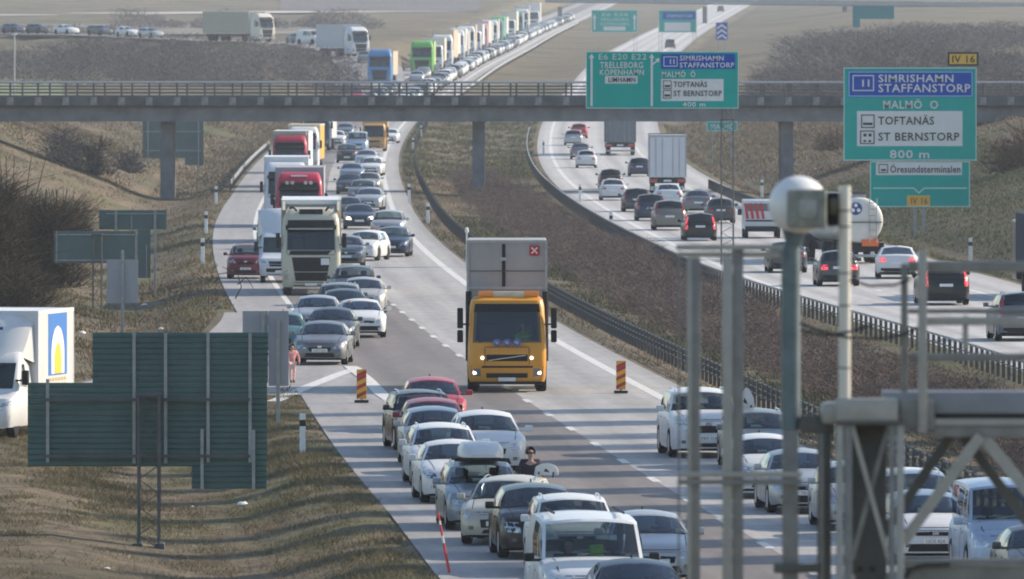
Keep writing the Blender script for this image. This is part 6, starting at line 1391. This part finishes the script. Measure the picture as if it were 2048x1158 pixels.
# row of tall bare trees out of view on the outer side; only their shadows reach the picture
M_BARK = mat('poplar_bark', (.12, .105, .085), .9, var=.2, scale=3)
_pt = [];
for s_ in range(3):
    rng = np.random.default_rng(90 + s_); H = 27.0
    tr = MB().tube([(0, 0, -.3), (.1, 0, 8), (0, .1, 18), (0, 0, H)], .36, 8, True, .04)
    for k in range(26):
        z = 3 + k*.85; a = rng.uniform(0, 6.28); L = 3.4*(1 - k/40); tr.tube([(0, 0, z), (math.cos(a)*L*.35, math.sin(a)*L*.35, z + L*.6), (math.cos(a)*L*.5, math.sin(a)*L*.5, z + L*1.2)], .07, 4, True, .02)
    n = 2600; zz = rng.uniform(3, 26, n); a = rng.uniform(0, 6.28, n); q = np.sqrt(rng.uniform(0, 1, n))*np.interp(zz, [3, 8, 18, 26], [1.4, 2.1, 1.9, .7]); b = np.stack([np.cos(a)*q, np.sin(a)*q, zz], 1); t = b + np.stack([np.cos(a)*.4 + rng.normal(0, .2, n), np.sin(a)*.4 + rng.normal(0, .2, n), rng.uniform(.7, 1.5, n)], 1)
    v, f = twigs(b, t, rng.uniform(.18, .38, n), rng); _pt.append((tr.mesh('trunk', 60), fast_mesh('crown', v, f)))
for i, Yt in enumerate(np.arange(186, 345, 9.3)):
    x = float(r_in(Yt)) + RE + 5.5; o = empty('poplar_tree', (x, Yt + (i*37 % 5)*.5 - 1, gz(x, Yt))); tag(o, 'tall bare poplar in the roadside row beyond the outbound road', 'tree', 'row of bare poplars')
    obj('trunk', _pt[i % 3][0], M_BARK, o); obj('crown', _pt[i % 3][1], M_BARK, o, None, i*1.3)
# ---------------------------------------------------------------- foreground gantry, out of focus
YG = 95.0; KG = SC(YG)
def gx(px): return (px - 1024)/KG
def gzz(py): return HCAM - (py - YHOR)/KG
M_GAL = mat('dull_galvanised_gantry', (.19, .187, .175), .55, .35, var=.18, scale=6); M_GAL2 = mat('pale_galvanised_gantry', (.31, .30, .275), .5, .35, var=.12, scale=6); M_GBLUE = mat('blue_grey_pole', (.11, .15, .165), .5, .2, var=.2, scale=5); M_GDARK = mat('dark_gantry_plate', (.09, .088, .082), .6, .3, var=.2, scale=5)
ga = empty('road_gantry', (gx(1740), YG, 0)); tag(ga, 'galvanised steel road gantry with braced column, railings and beams, close and blurred', 'gantry'); GO = ga.location.copy()
def gbox(name, x0, y0, x1, y1, m, d0=0.0, d1=.1, c=.008):
    return MB().box(gx(x0) - GO.x, gx(x1) - GO.x, d0, d1, gzz(y1), gzz(y0), c).build(name, m, ga, 40)
def gtube(name, pts, r, m, d=0.0, n=10): return MB().tube([(gx(x) - GO.x, d, gzz(y)) for x, y in pts], r/KG, n).build(name, m, ga, 50)
def gbar(name, x0, y0, x1, y1, w, m, d=0.0): return MB().add(*_slab(x0, y0, x1, y1, w, d)).build(name, m, ga)
def _slab(x0, y0, x1, y1, w, d):
    a = Vector((gx(x0) - GO.x, 0, gzz(y0))); b = Vector((gx(x1) - GO.x, 0, gzz(y1))); t = (b - a).normalized(); n = Vector((-t.z, 0, t.x))*w/2/KG; q = Vector((0, .05, 0))
    P = [a - n, a + n, b + n, b - n]; P = [p + Vector((0, d, 0)) for p in P]
    return P + [p + q for p in P], [(0, 1, 2, 3), (7, 6, 5, 4), (0, 4, 5, 1), (1, 5, 6, 2), (2, 6, 7, 3), (3, 7, 4, 0)]
FLOOR = 2690
# side railing frame
gbox('top_rail', 1352, 489, 1566, 500, M_GAL2, -.02, .06); gbox('top_rail', 1354, 504, 1560, 515, M_GAL2, .03, .10)
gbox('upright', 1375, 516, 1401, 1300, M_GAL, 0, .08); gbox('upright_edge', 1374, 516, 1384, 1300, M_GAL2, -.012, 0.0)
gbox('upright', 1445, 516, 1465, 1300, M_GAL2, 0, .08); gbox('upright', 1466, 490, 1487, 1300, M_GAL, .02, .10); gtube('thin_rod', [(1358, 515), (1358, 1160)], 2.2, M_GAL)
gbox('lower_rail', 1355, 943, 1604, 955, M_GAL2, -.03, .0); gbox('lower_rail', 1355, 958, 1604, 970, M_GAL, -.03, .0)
gbox('bottom_beam', 1340, 1290, 2300, 1345, M_GAL, -.1, .4)
gtube('main_pole', [(1583, 492), (1583, 860)], 19.5, M_GBLUE, .22, 16); gbox('pole_foot', 1566, 861, 1598, 1300, M_GAL, .14, .30); gbox('clamp', 1548, 1128, 1640, 1148, M_GDARK, .08, .13)
gtube('slim_pole', [(1690, 372), (1690, 812)], 12, mat('off_white_pole', (.60, .57, .50), .45), .10, 14)
for y in (420, 452, 545, 610, 735): gtube('pole_strap', [(1690, y), (1690, y + 3)], 13, M_GDARK, .10, 14)
# hanging cables
for pts in ([(1600, 646), (1640, 662), (1700, 676), (1760, 678), (1810, 668), (1845, 652)], [(1700, 560), (1740, 572), (1790, 570), (1820, 560)], [(1602, 660), (1650, 672), (1700, 664), (1745, 650)]): gtube('cable', pts, 2.6, M_BLK, .05, 6)
# right-hand railing
gbox('upright', 1803, 528, 1817, 795, M_GAL, .1, .15); gbox('upright', 1836, 500, 1854, 866, M_GAL2, -.06, 0)
gbox('guard_rail', 1818, 523, 2400, 545, M_GAL, .1, .15); gbox('guard_rail', 1818, 618, 2400, 628, M_GAL, .1, .15); gbox('guard_rail', 1855, 634, 2400, 651, M_GAL2, .02, .07); gbox('guard_rail', 1818, 707, 2400, 723, M_GAL, .02, .07); gbox('rail_stub', 1926, 632, 1938, 700, M_GAL2, .08, .10)
# beam, column and truss
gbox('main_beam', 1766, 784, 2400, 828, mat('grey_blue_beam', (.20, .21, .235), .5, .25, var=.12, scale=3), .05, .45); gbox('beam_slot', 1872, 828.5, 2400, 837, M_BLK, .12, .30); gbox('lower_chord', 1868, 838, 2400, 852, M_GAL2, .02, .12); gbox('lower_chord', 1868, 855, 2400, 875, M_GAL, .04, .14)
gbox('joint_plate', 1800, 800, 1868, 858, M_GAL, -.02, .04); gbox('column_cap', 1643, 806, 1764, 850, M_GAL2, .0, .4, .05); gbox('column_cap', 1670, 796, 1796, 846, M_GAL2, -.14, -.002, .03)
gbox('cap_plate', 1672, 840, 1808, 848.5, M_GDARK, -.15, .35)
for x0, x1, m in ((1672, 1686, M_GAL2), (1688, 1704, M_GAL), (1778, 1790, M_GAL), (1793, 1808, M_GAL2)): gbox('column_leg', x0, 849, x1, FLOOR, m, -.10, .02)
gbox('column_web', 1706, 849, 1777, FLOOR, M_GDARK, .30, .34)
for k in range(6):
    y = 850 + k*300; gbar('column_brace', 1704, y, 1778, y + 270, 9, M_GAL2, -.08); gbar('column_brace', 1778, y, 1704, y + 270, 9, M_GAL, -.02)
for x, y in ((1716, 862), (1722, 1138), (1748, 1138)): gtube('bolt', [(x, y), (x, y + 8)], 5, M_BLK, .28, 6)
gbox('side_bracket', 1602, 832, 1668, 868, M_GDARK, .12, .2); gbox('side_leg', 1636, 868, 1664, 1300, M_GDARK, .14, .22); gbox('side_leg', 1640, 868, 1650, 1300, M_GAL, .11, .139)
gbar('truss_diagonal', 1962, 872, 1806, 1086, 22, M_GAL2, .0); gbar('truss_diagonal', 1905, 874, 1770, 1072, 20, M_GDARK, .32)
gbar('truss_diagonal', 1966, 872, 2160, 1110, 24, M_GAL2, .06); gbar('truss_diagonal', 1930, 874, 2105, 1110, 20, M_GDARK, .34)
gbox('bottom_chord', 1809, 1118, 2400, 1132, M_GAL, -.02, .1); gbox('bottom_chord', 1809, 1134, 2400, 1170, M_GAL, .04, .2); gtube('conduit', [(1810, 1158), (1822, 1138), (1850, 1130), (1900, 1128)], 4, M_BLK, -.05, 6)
# camera dome on its pole
tc = empty('traffic_camera', (gx(1590), YG + .2, gzz(492))); tag(tc, 'white camera dome with a square grey box in front, on the blurred pole', 'camera'); TO = tc.location.copy()
def tbox(name, x0, y0, x1, y1, m, d0, d1, c=.01): return MB().box(gx(x0) - TO.x, gx(x1) - TO.x, d0, d1, gzz(y1) - TO.z, gzz(y0) - TO.z, c).build(name, m, tc, 40)
prof = [(60/KG*math.sin(math.pi*k/14)*(1 if k < 9 else 1 - .02*(k - 8)), 60/KG*math.cos(math.pi*k/14)) for k in range(13)]
prof[0] = (.004, prof[0][1])
MB().lathe(prof, 'z', 28, (gx(1598) - TO.x, 0, gzz(412) - TO.z)).build('dome', mat('dome_white', (.70, .69, .67), .4, var=.04), tc, 60)
M_BOXF = mat('weathered_box_grey', (.20, .205, .175), .6, var=.3, scale=9)
bf = tbox('front_box', 1574, 378, 1652, 456, M_BOXF, -.36, -.05, .03); tbox('lens_ring', 1596, 398, 1632, 436, mat('box_ring', (.27, .275, .25), .5, var=.25, scale=12), -.375, -.355, .012)
tbox('side_unit', 1655, 386, 1684, 452, M_TRIM, -.1, .1, .02); tbox('side_unit_plate', 1660, 396, 1676, 430, mat('olive_lens', (.06, .055, .03), .3), -.12, -.10, .005); tbox('side_strut', 1650, 452, 1672, 464, M_WPOST, -.08, -.03)
MB().lathe([(16/KG, 0), (20/KG, .06), (26/KG, .13), (34/KG, .155)], 'z', 18, (gx(1590) - TO.x, 0, 0)).build('neck', M_GBLUE, tc, 50)
# ---------------------------------------------------------------- people on the road
def skin_mesh(name, joints, edges, root=0, sub=1):
    """joints: (x, y, z, radius); one continuous surface grown round the skeleton"""
    me = bpy.data.meshes.new(name); me.from_pydata([j[:3] for j in joints], edges, []); o = bpy.data.objects.new('tmp', me); COL.objects.link(o)
    md = o.modifiers.new('skin', 'SKIN'); md.use_smooth_shade = True
    for j, v in zip(joints, me.skin_vertices[0].data): v.radius = (j[3], j[3]*(j[4] if len(j) > 4 else 1.0))
    me.skin_vertices[0].data[root].use_root = True
    if sub: s = o.modifiers.new('sub', 'SUBSURF'); s.levels = sub; s.render_levels = sub
    dg = bpy.context.evaluated_depsgraph_get(); ev = o.evaluated_get(dg); out = bpy.data.meshes.new_from_object(ev); out.name = name
    bpy.data.objects.remove(o); return out
def figure(root, h, pose, mats):
    """pose: joints in units of the body height, x to the figure's left, y forward"""
    J = pose; k = h
    names = list(J); idx = {n: i for i, n in enumerate(names)}; pts = [tuple(c*k for c in J[n]) for n in names]
    E = [('pelvis', 'waist'), ('waist', 'chest'), ('chest', 'neck'), ('neck', 'head'), ('head', 'crown')]
    for s in 'LR': E += [('chest', 'sh' + s), ('sh' + s, 'el' + s), ('el' + s, 'wr' + s), ('pelvis', 'hip' + s), ('hip' + s, 'kn' + s), ('kn' + s, 'an' + s), ('an' + s, 'toe' + s)]
    for s in 'LR':
        for f in range(5): E += [('wr' + s, f'k{f}' + s), (f'k{f}' + s, f't{f}' + s)]
    body = skin_mesh('body', pts, [(idx[a], idx[b]) for a, b in E], idx['pelvis']); obj('body', body, M_SKIN, root)
    def cloth(name, seq, grow, m):
        ns = sorted({n for e in seq for n in e}, key=names.index); ix = {n: i for i, n in enumerate(ns)}
        me = skin_mesh(name, [(*[c*k for c in J[n][:3]], J[n][3]*k*grow + .008) for n in ns], [(ix[a], ix[b]) for a, b in seq], 0); obj(name, me, m, root)
    cloth('jacket', [('waist', 'chest'), ('chest', 'shL'), ('chest', 'shR'), ('shL', 'elL'), ('elL', 'wrL'), ('shR', 'elR'), ('elR', 'wrR'), ('pelvis', 'waist')], 1.18, mats[0])
    cloth('trousers', [('pelvis', 'hipL'), ('pelvis', 'hipR'), ('hipL', 'knL'), ('knL', 'anL'), ('hipR', 'knR'), ('knR', 'anR')], 1.16, mats[1])
    for s in 'LR': cloth('shoe', [('an' + s, 'toe' + s)], 1.3, M_BLK)
    hd = Vector(J['head'][:3])*k; r = .062*k; rows = []
    for a in range(6):
        ph = math.pi/2*a/5*1.25; rows.append([hd + Vector((math.sin(t)*math.sin(ph)*r*1.18, -.012*k - math.cos(t)*math.sin(ph)*r*1.2 + (.35*r if abs(t) > 2.2 else 0)*-1, math.cos(ph)*r*1.25 + .022*k)) for t in [math.pi*(-.80 + 1.6*i/12) for i in range(13)]])
    MB().grid(rows).build('hair', mats[2], root, 60)
    MB().box(hd.x - .008*k, hd.x + .008*k, hd.y + .05*k, hd.y + .072*k, hd.z - .018*k, hd.z + .004*k, .003*k).build('nose', M_SKIN, root, 40)
    if len(mats) > 3: MB().box(hd.x - .048*k, hd.x + .048*k, hd.y + .045*k, hd.y + .066*k, hd.z + .004*k, hd.z + .026*k, .006*k).build('sunglasses', mats[3], root, 40)
def pose(arm=.06, bend=.0, stride=.05, lean=0.0):
    J = {'pelvis': (0, 0, .52, .066), 'waist': (0, lean*.3, .60, .062), 'chest': (0, lean*.7, .73, .074), 'neck': (0, lean, .835, .030), 'head': (0, lean + .012, .905, .056), 'crown': (0, lean + .008, .965, .042)}
    for s, e in (('L', 1), ('R', -1)):
        J['sh' + s] = (e*.115, lean*.8, .80, .036); J['el' + s] = (e*(.135 + arm), lean*.8 - .01, .64, .027); J['wr' + s] = (e*(.125 + arm), lean*.8 + .03 + bend, .50 + bend*.6, .018)
        for f in range(5):
            off = (f - 2)*.010; J[f'k{f}{s}'] = (e*(.125 + arm) + off*.4, lean*.8 + .035 + bend + off, .462 + bend*.6 + (.012 if f == 4 else 0), .0075); J[f't{f}{s}'] = (e*(.122 + arm) + off*.4, lean*.8 + .042 + bend + off*1.3, .430 + bend*.6 + (.018 if f in (0, 4) else 0), .006)
        J['hip' + s] = (e*.052, 0, .49, .055); J['kn' + s] = (e*.056, e*stride*.5 + .012, .28, .037); J['an' + s] = (e*.058, e*stride, .045, .024); J['toe' + s] = (e*.066, e*stride + .085, .018, .018)
    return J
def person_at(px, py, h, label, rz, pz, mats, X=None):
    p = on_ground(px, py); o = empty('person', (p.x if X is None else X, p.y, .008), rz); tag(o, label, 'person'); figure(o, h, pz, mats); return o
M_PINK = mat('coral_jacket', (.72, .30, .28), .8, var=.15, scale=10); M_PINKW = mat('pale_pink_trousers', (.70, .47, .43), .8, var=.15, scale=12)
person_at(584, 766, 1.16, 'small child in pink jacket and trousers walking beside the grey saloon', R(200), pose(.05, .02, .07), [M_PINK, M_PINKW, mat('dark_red_hair', (.10, .02, .02), .8)])
person_at(1060, 1043, 1.60, 'man in sunglasses and dark t-shirt standing beside the roof box car', R(195), pose(.02, .05, .03, .02), [mat('dark_t_shirt', (.025, .022, .035), .85, var=.3, scale=14), mat('dark_jeans', (.03, .035, .05), .85), M_HAIR, mat('dark_lenses', (.02, .02, .025), .15)])
# driver of the orange lorry in lime
_v = Vector((-.62, .48, 1.42))*ol.scale.x; _v.rotate(Matrix.Rotation(ol.rotation_euler.z, 3, 'Z'))
driver(None, Vector(ol.location) + _v, 'driver in a lime vest at the wheel of the orange lorry', ol.rotation_euler.z, M_VEST)

# ---------------------------------------------------------------- small things on and beside the road
M_BORA = mat('board_orange_yellow', (.74, .38, .03), .5); M_BRED = mat('board_red', (.42, .03, .03), .5)
def warning_board(px, py, label, rz=0.0):
    p = on_ground(px, py); o = empty('warning_board', (p.x, p.y, .012), rz); tag(o, label, 'warning board', 'striped warning boards'); w, h0, h1 = .14, .10, .94
    b = MB().box(-w, w, -.02, .02, h0, h1, .004).build('board', M_BORA, o)
    for k in range(4):
        z = h0 + .02 + k*.235; z = min(z, h1 - .24)
        MB().prism([(-w + .002, z), (-w + .002, z + .105), (w - .002, z + .235), (w - .002, z + .13)][::1], 'y', -.026, -.0205).build('red_stripe', M_BRED, b)
    MB().box(-.20, .20, -.16, .16, 0, .07, .01).build('foot', M_TRIM, o); MB().box(-.03, .03, .021, .06, .05, .85).build('stay', M_STEEL, o); return o
warning_board(723, 806, 'orange and red striped warning board at the nose of the slip road'); warning_board(1242, 787, 'orange and red striped warning board at the edge beside the orange lorry')
# leaning red and white stake at the verge
Ys = 232.0; a = W(896, 1158, Ys); o = empty('marker_stake', (a.x + .02, Ys, gz(a.x, Ys))); tag(o, 'thin red and white marker stake leaning at the bottom verge', 'marker stake')
b = W(876, 1026, Ys) - o.location; a0 = Vector((.03, 0, -.1))
for i, (t0, t1, m) in enumerate(((0, .55, M_SIGNRED), (.55, .66, M_WHITEP), (.66, .82, M_SIGNRED), (.82, .88, M_WHITEP), (.88, 1.0, M_SIGNRED))): MB().tube([a0.lerp(b, t0), a0.lerp(b, t1)], .033 - .012*t0, 8, True, .033 - .012*t1).build('stake_band', mat('stake_red', (.72, .05, .04), .4) if m is M_SIGNRED else m, o)
def litter(px, py, w, label, seed):
    Y = base_Y(px, py); X = (px - 1024)/FPX*Y; rng = random.Random(seed); bm = bmesh.new(); bmesh.ops.create_icosphere(bm, subdivisions=2, radius=1)
    for v in bm.verts: v.co = Vector((v.co.x*w*rng.uniform(.8, 1.15), v.co.y*w*.8*rng.uniform(.8, 1.15), max(-.2, v.co.z)*w*.55*rng.uniform(.75, 1.2)))
    mb = MB(); mb.addbm(bm); tag(mb.build('litter_bag', M_WPOST, None, 50, (X, Y, gz(X, Y) + w*.12)), label, 'litter', 'litter on the verge')
litter(485, 1012, .14, 'crumpled white bag on the grass beside the huge sign board', 1); litter(288, 612, .14, 'white scrap on the verge beside the grey sign back', 2); litter(322, 660, .12, 'white scrap on the grass right above the huge sign board', 3); litter(163, 668, .16, 'white scrap beside the roof of the box van', 4); litter(384, 1018, .05, 'tiny white scrap near the crumpled bag', 5); litter(212, 1145, .09, 'pale scrap low on the grass slope at the bottom', 6)
# fallen branch on the verge
Y = base_Y(470, 600); bx = (470 - 1024)/FPX*Y; o = MB()
for pts in ([(0, 0, .02), (.25, 0, .5), (.1, .1, 1.0), (-.5, .1, 1.3)], [(.1, 0, .6), (.45, 0, .9), (.75, 0, .4)], [(-.1, 0, 1.1), (-.7, 0, 1.0)]): o.tube(pts, .03, 5, True, .012)
tag(o.build('broken_branch', M_BUSH, None, None, (bx, Y, gz(bx, Y))), 'bent dark dead branch at the shoulder edge in front of the maroon car', 'branch')
# lamp posts far left
for px, py, pt, lb_ in ((29, 165, 70, 'thin lamp post on the far field at the frame edge'),):
    Y = 1330.0; p = W(px, py, Y); z = gz(p.x, Y); t = W(px, pt, Y); o = empty('lamp_post', (p.x, Y, z)); tag(o, lb_, 'lamp post'); MB().tube([(0, 0, 0), (0, 0, t.z - z)], .09, 6).build('pole', M_STEEL, o); MB().box(-.25, .25, -.2, .2, t.z - z, t.z - z + .18, .03).build('lamp_head', M_WHITEP, o)
# ---------------------------------------------------------------- hazy air
hz = MB().box(-1300, 1400, -60, 9100, -4, 135).build('haze', None); tag(hz, 'pale spring haze lying over the fields', 'haze', kind='stuff')
hm = bpy.data.materials.new('hazy_air'); hm.use_nodes = True; nt = hm.node_tree; nt.nodes.remove(nt.nodes['Principled BSDF'])
pv = nt.nodes.new('ShaderNodeVolumePrincipled'); pv.inputs['Color'].default_value = (.80, .89, 1, 1); pv.inputs['Density'].default_value = HAZE; pv.inputs['Anisotropy'].default_value = .3
nt.links.new(pv.outputs[0], nt.nodes['Material Output'].inputs['Volume']); hz.data.materials.append(hm)
